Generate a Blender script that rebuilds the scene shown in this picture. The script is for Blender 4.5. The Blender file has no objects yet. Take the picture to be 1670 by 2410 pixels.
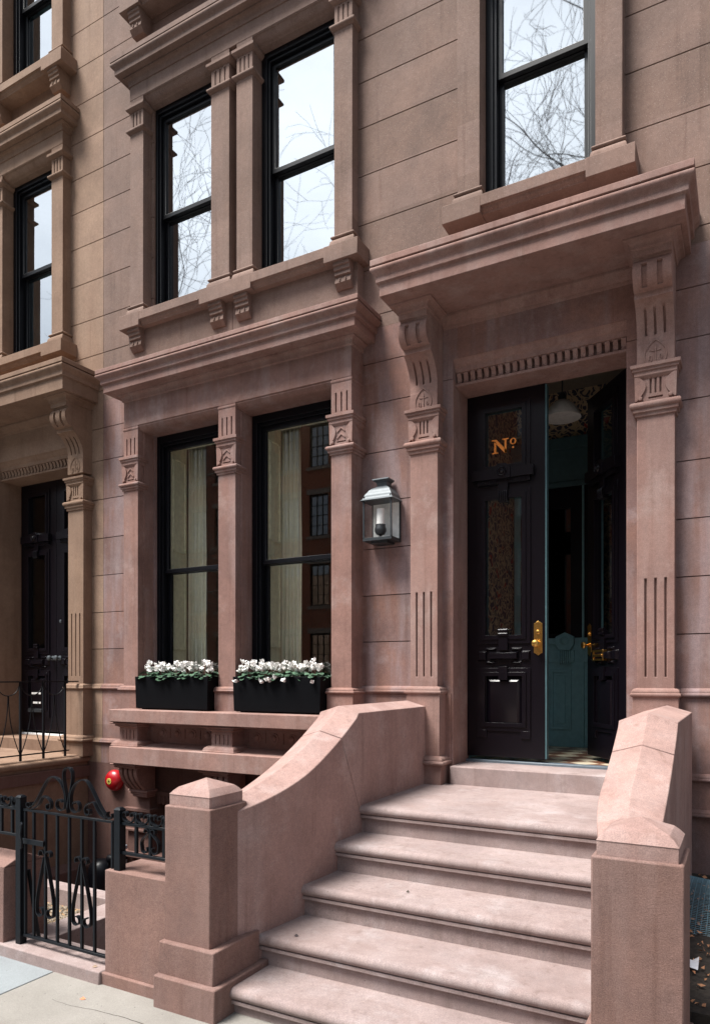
import bpy, math, random
from mathutils import Vector
R = math.radians
random.seed(7)
scene = bpy.context.scene
C = scene.collection

# ------------------------------------------------------------------ mesh builder
class M:
    def __init__(s): s.v = []; s.f = []; s.mi = []; s.cur = 0
    def add(s, vs, fs):
        o = len(s.v); s.v += [tuple(p) for p in vs]
        for f in fs: s.f.append(tuple(i + o for i in f)); s.mi.append(s.cur)
        return s
    def box(s, x0, x1, y0, y1, z0, z1):
        return s.add([(x0,y0,z0),(x1,y0,z0),(x1,y1,z0),(x0,y1,z0),(x0,y0,z1),(x1,y0,z1),(x1,y1,z1),(x0,y1,z1)],
            [(0,3,2,1),(4,5,6,7),(0,1,5,4),(1,2,6,5),(2,3,7,6),(3,0,4,7)])
    def rings(s, x0, x1, yf, yb, prof, four=False):
        """prof: [(d, z)] from top to bottom; the rectangle grows by d at each level"""
        n = len(prof); vs = []
        for d, z in prof:
            b = yb + (d if four else 0)
            vs += [(x0-d,b,z),(x0-d,yf-d,z),(x1+d,yf-d,z),(x1+d,b,z)]
        fs = [(0,1,2,3)]
        for i in range(n-1):
            a = 4*i; b = a+4
            for k in range(4):
                l = (k+1) % 4
                fs.append((a+k, b+k, b+l, a+l))
        e = 4*(n-1); fs.append((e+3,e+2,e+1,e))
        return s.add(vs, fs)
    def strip(s, x0, x1, yb, prof):
        """prof: [(y, z)] front outline top to bottom, extruded along x; closed at yb"""
        pts = list(prof) + [(yb, prof[-1][1]), (yb, prof[0][1])]
        return s.prism_x(x0, x1, pts)
    def prism_x(s, x0, x1, pts):
        n = len(pts); vs = [(x0,y,z) for y,z in pts] + [(x1,y,z) for y,z in pts]
        fs = [tuple(range(n)), tuple(range(2*n-1, n-1, -1))]
        fs += [(i, i+n, (i+1)%n+n, (i+1)%n) for i in range(n)]
        return s.add(vs, fs)
    def prism_y(s, y0, y1, pts):
        n = len(pts); vs = [(x,y0,z) for x,z in pts] + [(x,y1,z) for x,z in pts]
        fs = [tuple(range(n)), tuple(range(2*n-1, n-1, -1))]
        fs += [(i, i+n, (i+1)%n+n, (i+1)%n) for i in range(n)]
        return s.add(vs, fs)
    def slab(s, x0, x1, z0, z1, yf, yb, holes):
        """wall slab facing -Y with rectangular holes, one welded surface"""
        xs = sorted({round(a,5) for a in [x0,x1]+[h[i] for h in holes for i in (0,1)] if x0-1e-6 <= a <= x1+1e-6})
        zs = sorted({round(a,5) for a in [z0,z1]+[h[i] for h in holes for i in (2,3)] if z0-1e-6 <= a <= z1+1e-6})
        nx, nz = len(xs)-1, len(zs)-1
        def sol(i, j):
            if i < 0 or j < 0 or i >= nx or j >= nz: return False
            cx, cz = (xs[i]+xs[i+1])/2, (zs[j]+zs[j+1])/2
            return not any(h[0] < cx < h[1] and h[2] < cz < h[3] for h in holes)
        idx = {}; vs = []; fs = []
        def V(i, j, k):
            if (i,j,k) not in idx:
                idx[(i,j,k)] = len(vs); vs.append((xs[i], yb if k else yf, zs[j]))
            return idx[(i,j,k)]
        for i in range(nx):
            for j in range(nz):
                if not sol(i,j): continue
                fs.append((V(i,j,0),V(i+1,j,0),V(i+1,j+1,0),V(i,j+1,0)))
                fs.append((V(i,j,1),V(i,j+1,1),V(i+1,j+1,1),V(i+1,j,1)))
                if not sol(i-1,j): fs.append((V(i,j,1),V(i,j,0),V(i,j+1,0),V(i,j+1,1)))
                if not sol(i+1,j): fs.append((V(i+1,j,0),V(i+1,j,1),V(i+1,j+1,1),V(i+1,j+1,0)))
                if not sol(i,j-1): fs.append((V(i,j,0),V(i,j,1),V(i+1,j,1),V(i+1,j,0)))
                if not sol(i,j+1): fs.append((V(i,j+1,1),V(i,j+1,0),V(i+1,j+1,0),V(i+1,j+1,1)))
        return s.add(vs, fs)
    def tube(s, pts, r, n=8, cap=True, flat=None):
        """round tube (or flat bar when flat=(half width, half thickness, axis)) along pts"""
        P = [Vector(p) for p in pts]; vs = []; fs = []; up = None
        for i, p in enumerate(P):
            t = ((P[min(i+1,len(P)-1)] - P[max(i-1,0)])).normalized()
            if flat:
                b = Vector(flat[2]); a = t.cross(b).normalized()
                ring = [a*flat[1]+b*flat[0], -a*flat[1]+b*flat[0], -a*flat[1]-b*flat[0], a*flat[1]-b*flat[0]]
            else:
                if up is None: up = Vector((0,0,1)) if abs(t.z) < .9 else Vector((1,0,0))
                a = t.cross(up)
                if a.length < 1e-4: up = Vector((0,1,0)); a = t.cross(up)
                a.normalize(); b = t.cross(a).normalized(); up = -b if False else a.cross(t)
                rr = r[i] if isinstance(r, (list,tuple)) else r
                ring = [(a*math.cos(2*math.pi*k/n) + b*math.sin(2*math.pi*k/n))*rr for k in range(n)]
            vs += [p+q for q in ring]
        m = 4 if flat else n
        for i in range(len(P)-1):
            for k in range(m):
                l = (k+1) % m
                fs.append((i*m+k, i*m+l, (i+1)*m+l, (i+1)*m+k))
        if cap:
            fs.append(tuple(range(m-1,-1,-1))); fs.append(tuple((len(P)-1)*m+k for k in range(m)))
        return s.add(vs, fs)
    def lathe(s, c, prof, n=24, axis='z', sx=1, sy=1):
        """prof [(r, h)]; closed with caps"""
        vs = []; fs = []
        for r, h in prof:
            for k in range(n):
                a = 2*math.pi*k/n; u, w = r*math.cos(a)*sx, r*math.sin(a)*sy
                if axis == 'z': vs.append((c[0]+u, c[1]+w, c[2]+h))
                elif axis == 'y': vs.append((c[0]+u, c[1]+h, c[2]+w))
                else: vs.append((c[0]+h, c[1]+u, c[2]+w))
        for i in range(len(prof)-1):
            for k in range(n):
                l = (k+1) % n
                fs.append((i*n+k, i*n+l, (i+1)*n+l, (i+1)*n+k))
        fs.append(tuple(range(n-1,-1,-1))); fs.append(tuple((len(prof)-1)*n+k for k in range(n)))
        return s.add(vs, fs)
    def build(s, name, mat, parent=None, bevel=0, smooth=True, angle=32, seg=2):
        me = bpy.data.meshes.new(name)
        off = parent.matrix_world.translation if parent else Vector((0,0,0))
        w = Vector((0,0,0)); p = parent
        while p is not None: w += p.location; p = p.parent
        me.from_pydata([(a-w.x, b-w.y, c-w.z) for a,b,c in s.v], [], s.f)
        mats = mat if isinstance(mat, (list,tuple)) else [mat]
        for m_ in mats: me.materials.append(m_)
        if len(mats) > 1: me.polygons.foreach_set('material_index', s.mi)
        me.validate()
        import bmesh
        bm = bmesh.new(); bm.from_mesh(me); bmesh.ops.recalc_face_normals(bm, faces=bm.faces); bm.to_mesh(me); bm.free()
        if smooth:
            me.polygons.foreach_set('use_smooth', [True]*len(me.polygons))
            me.set_sharp_from_angle(angle=R(angle))
        o = bpy.data.objects.new(name, me); C.objects.link(o); o.parent = parent
        if bevel:
            b = o.modifiers.new('Bevel', 'BEVEL'); b.width = bevel; b.segments = seg; b.limit_method = 'ANGLE'; b.angle_limit = R(38)
        return o

def pane_sheet(x0, x1, y, z0, z1): return M().add([(x0,y,z0),(x1,y,z0),(x1,y,z1),(x0,y,z1)], [(0,1,2,3)])

def each(name, mat, parent, boxes, bevel=0):
    """one object per box"""
    return [M().box(*b).build(name, mat, parent, bevel) for b in boxes]

def thing(name, label, cat, loc=(0,0,0), group=None):
    o = bpy.data.objects.new(name, None); C.objects.link(o); o.location = loc; o.empty_display_size = .1
    o['label'] = label; o['category'] = cat
    if group: o['group'] = group
    return o
def tag(o, label, cat, group=None):
    o['label'] = label; o['category'] = cat
    if group: o['group'] = group
    return o
def struct(o): o['kind'] = 'structure'; return o

def curve(p0, p1, kind, n=6):
    """profile pieces between two (d, z) points: 'cyma', 'ovolo', 'cavetto'"""
    out = []
    for i in range(n+1):
        t = i/n
        if kind == 'cyma': a = (1-math.cos(math.pi*t))/2; b = t
        elif kind == 'ovolo': a = 1-math.cos(t*math.pi/2); b = math.sin(t*math.pi/2)
        else: a = math.sin(t*math.pi/2); b = 1-math.cos(t*math.pi/2)
        out.append((p0[0]+(p1[0]-p0[0])*a, p0[1]+(p1[1]-p0[1])*b))
    return out
def torus(d, z0, z1, r, n=6):
    c = (z0+z1)/2; h = (z0-z1)/2
    return [(d+r*math.cos(-math.pi/2+math.pi*i/n), c+h*math.cos(math.pi*i/n)) for i in range(n+1)]

# ------------------------------------------------------------------ materials
def newmat(name):
    m = bpy.data.materials.new(name); m.use_nodes = True
    nt = m.node_tree; nt.nodes.clear()
    return m, nt, nt.nodes, nt.links
def nd(ns, t, **k):
    n = ns.new(t)
    for a, b in k.items():
        if a.startswith('i_'): n.inputs[a[2:].replace('_',' ')].default_value = b
        else: setattr(n, a, b)
    return n
def pos(ns, ln, scale=(1,1,1)):
    g = nd(ns, 'ShaderNodeNewGeometry'); mp = nd(ns, 'ShaderNodeMapping'); mp.inputs['Scale'].default_value = scale
    ln.new(g.outputs['Position'], mp.inputs['Vector']); return mp.outputs['Vector']
def noise(ns, ln, vec, scale, detail=4, rough=.55):
    n = nd(ns, 'ShaderNodeTexNoise'); n.inputs['Scale'].default_value = scale; n.inputs['Detail'].default_value = detail
    n.inputs['Roughness'].default_value = rough; ln.new(vec, n.inputs['Vector']); return n.outputs['Fac']
def ramp(ns, ln, fac, stops):
    r = nd(ns, 'ShaderNodeValToRGB'); e = r.color_ramp.elements
    while len(e) > 2: e.remove(e[-1])
    for i, (p, c) in enumerate(stops):
        el = e[i] if i < 2 else e.new(p)
        el.position = p; el.color = (*c, 1) if len(c) == 3 else c
    ln.new(fac, r.inputs['Fac']); return r.outputs['Color']
def mix(ns, ln, fac, a, b, mode='MIX'):
    n = nd(ns, 'ShaderNodeMix', data_type='RGBA', blend_type=mode)
    for s_, v in ((0, fac), (6, a), (7, b)):
        if isinstance(v, (int, float)): n.inputs[s_].default_value = v
        elif isinstance(v, tuple): n.inputs[s_].default_value = (*v, 1)
        else: ln.new(v, n.inputs[s_])
    return n.outputs[2]
def out(ns, ln, sh):
    o = nd(ns, 'ShaderNodeOutputMaterial'); ln.new(sh, o.inputs['Surface'])

def stone(name, c1, c2, c3, speck=.25, rough=.88, streak=.45, grain=.22, bump=.35, pale=None, course=False, dirt=False):
    m, nt, ns, ln = newmat(name)
    p = pos(ns, ln); pv = pos(ns, ln, (1,1,.13))
    base = mix(ns, ln, ramp(ns, ln, noise(ns, ln, p, 1.9, 7, .66), [(.40,(0,0,0)),(.60,(1,1,1))]), c1, c2)
    lo = ramp(ns, ln, noise(ns, ln, p, 4.3, 5, .6), [(.33,(.90,.89,.885)),(.66,(1.08,1.075,1.07))]); base = mix(ns, ln, 1.0, base, lo, 'MULTIPLY')
    st = ramp(ns, ln, noise(ns, ln, pv, 5.5, 5, .6), [(.47,(0,0,0)),(.66,(1,1,1))])
    stm = nd(ns, 'ShaderNodeMath', operation='MULTIPLY'); ln.new(st, stm.inputs[0]); stm.inputs[1].default_value = streak
    base = mix(ns, ln, stm.outputs[0], base, c3)
    if pale:
        pf = ramp(ns, ln, noise(ns, ln, p, 3.1, 7, .68), [(.54,(0,0,0)),(.70,(.55,.55,.55))])
        base = mix(ns, ln, pf, base, pale)
    g = ramp(ns, ln, noise(ns, ln, p, 210, 2, .6), [(.3,(1-grain,)*3),(.7,(1+grain*.7,)*3)])
    base = mix(ns, ln, 1.0, base, g, 'MULTIPLY')
    g2 = ramp(ns, ln, noise(ns, ln, p, 34, 4, .7), [(.3,(.9,.9,.9)),(.7,(1.08,1.08,1.08))])
    base = mix(ns, ln, 1.0, base, g2, 'MULTIPLY')
    if course:      # each laid block has a tone of its own
        ad = nd(ns, 'ShaderNodeVectorMath', operation='MULTIPLY_ADD'); ln.new(p, ad.inputs[0]); ad.inputs[1].default_value = (1/1.3,0,1/.3885); ad.inputs[2].default_value = (.2,0,.18)
        fl = nd(ns, 'ShaderNodeVectorMath', operation='FLOOR'); ln.new(ad.outputs[0], fl.inputs[0])
        wn = nd(ns, 'ShaderNodeTexWhiteNoise'); ln.new(fl.outputs[0], wn.inputs['Vector'])
        base = mix(ns, ln, 1.0, base, ramp(ns, ln, wn.outputs['Value'], [(0,(.90,.89,.88)),(1,(1.10,1.10,1.12))]), 'MULTIPLY')
    dr = ramp(ns, ln, noise(ns, ln, pos(ns, ln, (1,1,.05)), 16, 4, .6), [(.56,(1,1,1)),(.74,(.80,.77,.75))])
    base = mix(ns, ln, 1.0, base, dr, 'MULTIPLY')
    if dirt:
        v = nd(ns, 'ShaderNodeTexVoronoi'); v.inputs['Scale'].default_value = 13; v.inputs['Randomness'].default_value = 1; ln.new(p, v.inputs['Vector'])
        base = mix(ns, ln, ramp(ns, ln, v.outputs['Distance'], [(.025,(.8,.8,.8)),(.045,(0,0,0))]), base, (.07,.05,.04))
        base = mix(ns, ln, ramp(ns, ln, noise(ns, ln, p, 2.6, 7, .72), [(.52,(0,0,0)),(.70,(.38,.38,.38))]), base, (.215,.150,.135))
    if speck:
        v = nd(ns, 'ShaderNodeTexVoronoi'); v.inputs['Scale'].default_value = 75; ln.new(p, v.inputs['Vector'])
        sf = ramp(ns, ln, v.outputs['Distance'], [(.09,(speck,)*3),(.16,(0,0,0))])
        base = mix(ns, ln, sf, base, (.62,.55,.50))
    b = nd(ns, 'ShaderNodeBsdfPrincipled'); ln.new(base, b.inputs['Base Color']); b.inputs['Roughness'].default_value = rough
    b.inputs['Specular IOR Level'].default_value = .25
    b1 = nd(ns, 'ShaderNodeBump'); b1.inputs['Strength'].default_value = bump; b1.inputs['Distance'].default_value = .003
    ln.new(noise(ns, ln, p, 260, 3, .7), b1.inputs['Height'])
    b2 = nd(ns, 'ShaderNodeBump'); b2.inputs['Strength'].default_value = .35; b2.inputs['Distance'].default_value = .004
    ln.new(noise(ns, ln, p, 14, 5, .6), b2.inputs['Height']); ln.new(b1.outputs[0], b2.inputs['Normal'])
    ln.new(b2.outputs[0], b.inputs['Normal']); out(ns, ln, b.outputs[0]); return m

def simple(name, col, rough=.5, metal=0, spec=.5, var=.12, scale=20, bump=0, bscale=80, coat=0):
    m, nt, ns, ln = newmat(name); p = pos(ns, ln)
    f = ramp(ns, ln, noise(ns, ln, p, scale, 4, .6), [(.3,(1-var,)*3),(.7,(1+var,)*3)])
    base = mix(ns, ln, 1.0, tuple(col), f, 'MULTIPLY')
    b = nd(ns, 'ShaderNodeBsdfPrincipled'); ln.new(base, b.inputs['Base Color'])
    b.inputs['Roughness'].default_value = rough; b.inputs['Metallic'].default_value = metal; b.inputs['Specular IOR Level'].default_value = spec
    if coat: b.inputs['Coat Weight'].default_value = coat; b.inputs['Coat Roughness'].default_value = .12
    if bump:
        bb = nd(ns, 'ShaderNodeBump'); bb.inputs['Strength'].default_value = bump; bb.inputs['Distance'].default_value = .002
        ln.new(noise(ns, ln, p, bscale, 3), bb.inputs['Height']); ln.new(bb.outputs[0], b.inputs['Normal'])
    out(ns, ln, b.outputs[0]); return m

def glass(name, ior=.10, wave=.0, tint=(.93,.97,.95), wscale=2.2):
    m, nt, ns, ln = newmat(name); p = pos(ns, ln, (1,1,.6))
    t = nd(ns, 'ShaderNodeBsdfTransparent'); t.inputs['Color'].default_value = (*tint, 1)
    g = nd(ns, 'ShaderNodeBsdfGlossy'); g.inputs['Roughness'].default_value = .022 if name == 'upper_glass' else .0
    # Schlick reflectance that is the same from both sides of the sheet
    ge = nd(ns, 'ShaderNodeNewGeometry'); dp = nd(ns, 'ShaderNodeVectorMath', operation='DOT_PRODUCT')
    ln.new(ge.outputs['Incoming'], dp.inputs[0]); ln.new(ge.outputs['Normal'], dp.inputs[1])
    def mth(op, a, b=None):
        q = nd(ns, 'ShaderNodeMath', operation=op)
        for i, v in ((0,a),(1,b)):
            if v is None: continue
            if isinstance(v, (int,float)): q.inputs[i].default_value = v
            else: ln.new(v, q.inputs[i])
        return q.outputs[0]
    k = mth('POWER', mth('SUBTRACT', 1.0, mth('ABSOLUTE', dp.outputs['Value'])), 5.0)
    fac = mth('ADD', mth('MULTIPLY', k, 1-ior), ior)
    if wave:
        bb = nd(ns, 'ShaderNodeBump'); bb.inputs['Strength'].default_value = wave; bb.inputs['Distance'].default_value = .02
        ln.new(noise(ns, ln, p, wscale, 2, .5), bb.inputs['Height']); ln.new(bb.outputs[0], g.inputs['Normal'])
    mx = nd(ns, 'ShaderNodeMixShader'); ln.new(fac, mx.inputs[0]); ln.new(t.outputs[0], mx.inputs[1]); ln.new(g.outputs[0], mx.inputs[2])
    out(ns, ln, mx.outputs[0]); return m

def pattern_paper(name):
    m, nt, ns, ln = newmat(name); p = pos(ns, ln)
    n1 = nd(ns, 'ShaderNodeTexNoise'); n1.inputs['Scale'].default_value = 9; n1.inputs['Detail'].default_value = 1; ln.new(p, n1.inputs['Vector'])
    w = mix(ns, ln, .35, p, n1.outputs['Color'], 'ADD')
    v = nd(ns, 'ShaderNodeTexVoronoi', feature='DISTANCE_TO_EDGE'); v.inputs['Scale'].default_value = 11; ln.new(w, v.inputs['Vector'])
    leaf = ramp(ns, ln, v.outputs['Distance'], [(.08,(.58,.44,.28)),(.14,(.07,.07,.10))])
    v2 = nd(ns, 'ShaderNodeTexVoronoi'); v2.inputs['Scale'].default_value = 5.5; ln.new(w, v2.inputs['Vector'])
    fl = ramp(ns, ln, v2.outputs['Distance'], [(.16,(1,1,1)),(.2,(0,0,0))])
    c = mix(ns, ln, fl, leaf, (.42,.05,.04))
    b = nd(ns, 'ShaderNodeBsdfPrincipled'); ln.new(c, b.inputs['Base Color']); b.inputs['Roughness'].default_value = .8; out(ns, ln, b.outputs[0]); return m

def checker(name, c1, c2, s):
    m, nt, ns, ln = newmat(name); g = nd(ns, 'ShaderNodeNewGeometry'); mp = nd(ns, 'ShaderNodeMapping')
    mp.inputs['Rotation'].default_value = (0,0,R(45)); mp.inputs['Location'].default_value = (.05,.05,.3); ln.new(g.outputs['Position'], mp.inputs['Vector'])
    k = nd(ns, 'ShaderNodeTexChecker'); k.inputs['Scale'].default_value = s; k.inputs['Color1'].default_value = (*c1,1); k.inputs['Color2'].default_value = (*c2,1)
    ln.new(mp.outputs[0], k.inputs['Vector'])
    b = nd(ns, 'ShaderNodeBsdfPrincipled'); ln.new(k.outputs['Color'], b.inputs['Base Color']); b.inputs['Roughness'].default_value = .35; out(ns, ln, b.outputs[0]); return m

def brick(name, c1, c2):
    m, nt, ns, ln = newmat(name); g = nd(ns, 'ShaderNodeNewGeometry'); mp = nd(ns, 'ShaderNodeMapping')
    mp.inputs['Rotation'].default_value = (R(90),0,0); ln.new(g.outputs['Position'], mp.inputs['Vector'])
    k = nd(ns, 'ShaderNodeTexBrick'); k.inputs['Scale'].default_value = 4.2; k.inputs['Color1'].default_value = (*c1,1); k.inputs['Color2'].default_value = (*c2,1)
    k.inputs['Mortar'].default_value = (.20,.13,.10,1); k.inputs['Mortar Size'].default_value = .015; k.inputs['Row Height'].default_value = .28
    ln.new(mp.outputs[0], k.inputs['Vector'])
    b = nd(ns, 'ShaderNodeBsdfPrincipled'); ln.new(k.outputs['Color'], b.inputs['Base Color']); b.inputs['Roughness'].default_value = .9; out(ns, ln, b.outputs[0]); return m

def pavement(name, c1, c2, crack=False):
    m, nt, ns, ln = newmat(name); p = pos(ns, ln)
    base = mix(ns, ln, ramp(ns, ln, noise(ns, ln, p, 2.2, 7, .65), [(.35,(0,0,0)),(.65,(1,1,1))]), c1, c2)
    g = ramp(ns, ln, noise(ns, ln, p, 190, 3, .7), [(.3,(.82,.82,.82)),(.7,(1.12,1.12,1.12))])
    base = mix(ns, ln, 1.0, base, g, 'MULTIPLY')
    v = nd(ns, 'ShaderNodeTexVoronoi'); v.inputs['Scale'].default_value = 16; ln.new(p, v.inputs['Vector'])
    base = mix(ns, ln, ramp(ns, ln, v.outputs['Distance'], [(.04,(.8,.8,.8)),(.06,(0,0,0))]), base, (.05,.045,.04))
    b = nd(ns, 'ShaderNodeBsdfPrincipled'); ln.new(base, b.inputs['Base Color']); b.inputs['Roughness'].default_value = .9
    bb = nd(ns, 'ShaderNodeBump'); bb.inputs['Strength'].default_value = .4; bb.inputs['Distance'].default_value = .003
    ln.new(noise(ns, ln, p, 120, 4, .7), bb.inputs['Height']); ln.new(bb.outputs[0], b.inputs['Normal']); out(ns, ln, b.outputs[0]); return m

ST = stone('brownstone_lower', (0.249,0.142,0.118), (0.195,0.112,0.095), (0.261,0.186,0.177), speck=.0, streak=.6, pale=(0.324,0.241,0.222))
STW = stone('brownstone_ashlar', (0.231,0.130,0.106), (0.189,0.118,0.108), (0.260,0.198,0.199), speck=.05, streak=.75, pale=(0.311,0.251,0.249), course=True)
STU = stone('brownstone_upper', (0.194,0.128,0.103), (0.163,0.111,0.092), (0.215,0.151,0.127), speck=.33, streak=.35, course=True)
STP = stone('brownstone_dressed', (0.269,0.160,0.135), (0.225,0.134,0.115), (0.290,0.202,0.181), speck=.0, streak=.55, pale=(0.353,0.264,0.240))
CHK = stone('cheek_stone', (0.335,0.221,0.196), (0.291,0.189,0.169), (0.364,0.268,0.248), speck=.02, streak=.45, pale=(0.427,0.337,0.317), bump=.5)
STS = stone('stoop_stone', (0.295,0.233,0.223), (0.250,0.191,0.182), (0.325,0.274,0.272), speck=.03, streak=.25, pale=(0.385,0.345,0.345), dirt=True)
STN = stone('newel_stone', (0.216,0.129,0.108), (0.179,0.112,0.098), (0.244,0.162,0.144), speck=.03, streak=.55, grain=.28, bump=.6)
NB = stone('neighbour_stone', (0.273,0.183,0.130), (0.239,0.157,0.113), (0.302,0.214,0.158), speck=.06, streak=.35, course=True)
NBD = stone('neighbour_dressed', (0.232,0.150,0.104), (0.200,0.126,0.088), (0.264,0.180,0.132), speck=.03, streak=.4)
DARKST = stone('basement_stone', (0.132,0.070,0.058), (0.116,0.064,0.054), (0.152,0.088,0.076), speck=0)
BLK = simple('black_gloss_paint', (.004,.0028,.005), .28, spec=.3, var=.1, coat=.10)
WBLK = simple('black_window_paint', (.003,.0032,.005), .38, spec=.25)
GREY = simple('grey_sash_paint', (.10,.125,.15), .4)
IRON = simple('wrought_iron_paint', (.0035,.005,.0075), .42, spec=.22, bump=.3, bscale=60)
TEAL = simple('teal_paint', (.060,.118,.132), .42, spec=.4)  # deeper copy of the vestibule teal, toning down the daylit leaf edge
TEAL_LIT = simple('teal_paint_lit', (.19,.36,.39), .42, spec=.4)  # same teal, lightened in colour to make up for the dim vestibule
CREAM = simple('cream_paint', (.86,.84,.66), .5)
CLOTH = simple('curtain_cloth', (.92,.88,.74), .9, var=.06)
DARKIN = simple('interior_plaster', (.26,.225,.18), .9)
BRASS = simple('brass', (.62,.36,.10), .3, metal=1, var=.2, scale=60)
GOLD = simple('gilt_lettering', (.85,.26,.03), .45, metal=.1, var=.25, scale=120)
WHITE = simple('white_enamel', (.75,.74,.72), .35)
PLANT = simple('planter_black', (.0022,.0024,.0034), .6, spec=.08)
LEAD = simple('lantern_metal', (.075,.088,.098), .5, metal=.35)
LEADD = simple('lantern_dark_metal', (.035,.04,.045), .45, metal=.4)
RED = simple('red_enamel', (.36,.004,.009), .35, var=.08, coat=.3)
YEL = simple('yellow_sticker', (.65,.55,.12), .5)
PETAL = simple('white_petal', (.84,.82,.80), .6, var=.08, scale=90)
LEAF = simple('cyclamen_leaf', (.045,.095,.055), .5, var=.5, scale=45)
STEM = simple('cyclamen_stem', (.16,.05,.04), .6)
SOIL = simple('soil', (.028,.022,.017), .95, var=.6, scale=30, bump=.8)
PAPER = simple('scrap_paper', (.75,.75,.78), .8)
WIRE = simple('blue_grey_wire', (.12,.22,.27), .45, metal=.4)
DRYLEAF = simple('dry_leaf', (.42,.20,.10), .8, var=.4)
GRAV = simple('gravel_stone', (.20,.16,.12), .9, var=.6, scale=40)
GRAVB = simple('gravel_bed', (.27,.165,.085), .95, var=.5, scale=30)
BARK = simple('bark', (.085,.07,.06), .9, var=.4, scale=12, bump=.5)
BRK = brick('red_brick', (.42,.13,.065), (.33,.095,.05))
BRK2 = brick('dark_red_brick', (.34,.11,.065), (.27,.08,.05))
LIME = simple('pale_trim_stone', (.30,.24,.20), .85)
ASPH = simple('asphalt', (.05,.05,.052), .9, bump=.5)
GND = simple('earth', (.09,.075,.055), .95)
CONC = pavement('beige_concrete', (.235,.22,.20), (.19,.176,.158))
BLUEST = pavement('bluestone_paving', (.215,.235,.245), (.185,.20,.21))
GP = glass('parlour_glass', .18, .012, (.95,.98,.94), 1.5)
GU = glass('upper_glass', .52, .16, (.4,.46,.5), 1.25)
GDR = glass('door_glass', .09, .02, (.8,.85,.85))
GC = glass('lantern_glass', .05, 0, (.99,.99,.99))
GOPP = glass('old_window_glass', .55, .05, (.1,.2,.28))
PAPERW = pattern_paper('leafy_wallpaper')
TILE = checker('tile_floor', (.62,.54,.40), (.20,.085,.05), 6.2)
BLIND = simple('pale_blind', (.30,.42,.40), .7)
CANDLE = simple('candle_sleeve', (.85,.85,.82), .4)

W = 5.17          # front wall plane
PER = -5.59       # row house spacing

# ------------------------------------------------------------------ reusable facade pieces
CYMA = [(0,0),(0,-.045),(-.024,-.046),(-.024,-.055),(-.001,-.057),(.002,-.066)] + curve((.002,-.072),(-.033,-.122),'cyma') + \
       [(-.031,-.128),(-.031,-.160),(-.052,-.166)]
def cornice_prof(zt, zb, k=1.0):
    """crowning moulding: listel, cyma, fillet, fascia"""
    return [(d*k, zt+z*k) for d, z in CYMA] + [(-.052*k, zb)]
def bedmould(zt, zb, d0, d1=0):
    h = zt-zb
    return [(d0, zt), (d0, zt-h*.2)] + curve((d0-.01, zt-h*.22), (d1+.012, zt-h*.75), 'cavetto') + [(d1+.012, zb+h*.12), (d1, zb+h*.1), (d1, zb)]

def capital(m, x0, x1, yf, yb, rb, rt, ab, at, style='flutes', d=.04):
    # ring below
    m.rings(x0, x1, yf, yb, [(0,rt+.004)] + torus(d*.55, rt, rt-(rt-rb)*.48, d*.5) + [(d*.62,rt-(rt-rb)*.5),(d*.62,rt-(rt-rb)*.72),(d*.3,rt-(rt-rb)*.75),(d*.3,rb),(0,rb-.003)])
    # abacus
    h = at-ab
    m.rings(x0, x1, yf, yb, [(0,at+.003),(d*.95,at),(d*.95,at-h*.32),(d*.68,at-h*.36),(d*.68,at-h*.6),(d*.42,at-h*.64),(d*.42,ab),(d*.1,ab-.018),(0,ab-.02)])
    # neck block with corner lobes
    z0, z1 = rt, ab; w = x1-x0; c = (x0+x1)/2
    gy = .016
    if style == 'flutes':
        hs = [(c+k*w*.13-w*.028, c+k*w*.13+w*.028, z0+(z1-z0)*.32, z0+(z1-z0)*.88) for k in (-1,0,1)] + [(c-w*.19, c+w*.19, z0+(z1-z0)*.13, z0+(z1-z0)*.19)]
        m.slab(x0, x1, z0, z1, yf, yf+gy, hs)
    else:
        m.slab(x0, x1, z0, z1, yf, yf+gy, [(c-w*.22, c+w*.22, z0+(z1-z0)*.14, z0+(z1-z0)*.2)])
        for kz in (.38, .66):
            zz = z0+(z1-z0)*kz; a = w*.21; t = (z1-z0)*.075; q = (z1-z0)*.13
            m.prism_y(yf-.007, yf+.002, [(c-a,zz-t/2-q*.4),(c,zz+q-t/2),(c+a,zz-t/2-q*.4),(c+a,zz+t/2-q*.4),(c,zz+q+t/2),(c-a,zz+t/2-q*.4)])
    m.box(x0+.0005, x1-.0005, yf+gy, yb, z0, z1)
    for sgn in (-1, 1):
        xe = x0 if sgn < 0 else x1
        pts = []
        for i in range(11):
            t = i/10
            pts.append((xe - sgn*w*.25*math.sin(math.pi*(t**.8))*1.0, z1-.002 - (z1-z0)*.93*t))
        pts += [(xe+sgn*.010, z0+(z1-z0)*.07), (xe+sgn*.014, z1-.002)]
        m.prism_y(yf-.013, yf+.03, pts)
        m.lathe((xe-sgn*w*.1, yf-.010, z0+(z1-z0)*.15), [(.001,-.012),(w*.055,-.010),(w*.065,0),(w*.06,.012)], 12, 'y')
        if sgn > 0:   # lobe on the side face too
            sp = []
            dep = yb-yf
            for i in range(11):
                t = i/10; sp.append((yf+.01+dep*.45*math.sin(math.pi*(t**.8)), z1-.002-(z1-z0)*.93*t))
            sp += [(yf-.011, z0+(z1-z0)*.07), (yf-.011, z1-.002)]
            m.prism_x(x1-.002, x1+.011, sp)

def grooved_front(m, x0, x1, z0, z1, yf, yb, grooves, dep=.018):
    m.slab(x0, x1, z0, z1, yf, yf+dep, grooves)
    m.box(x0+.0004, x1-.0004, yf+dep, yb, z0, z1)

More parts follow.
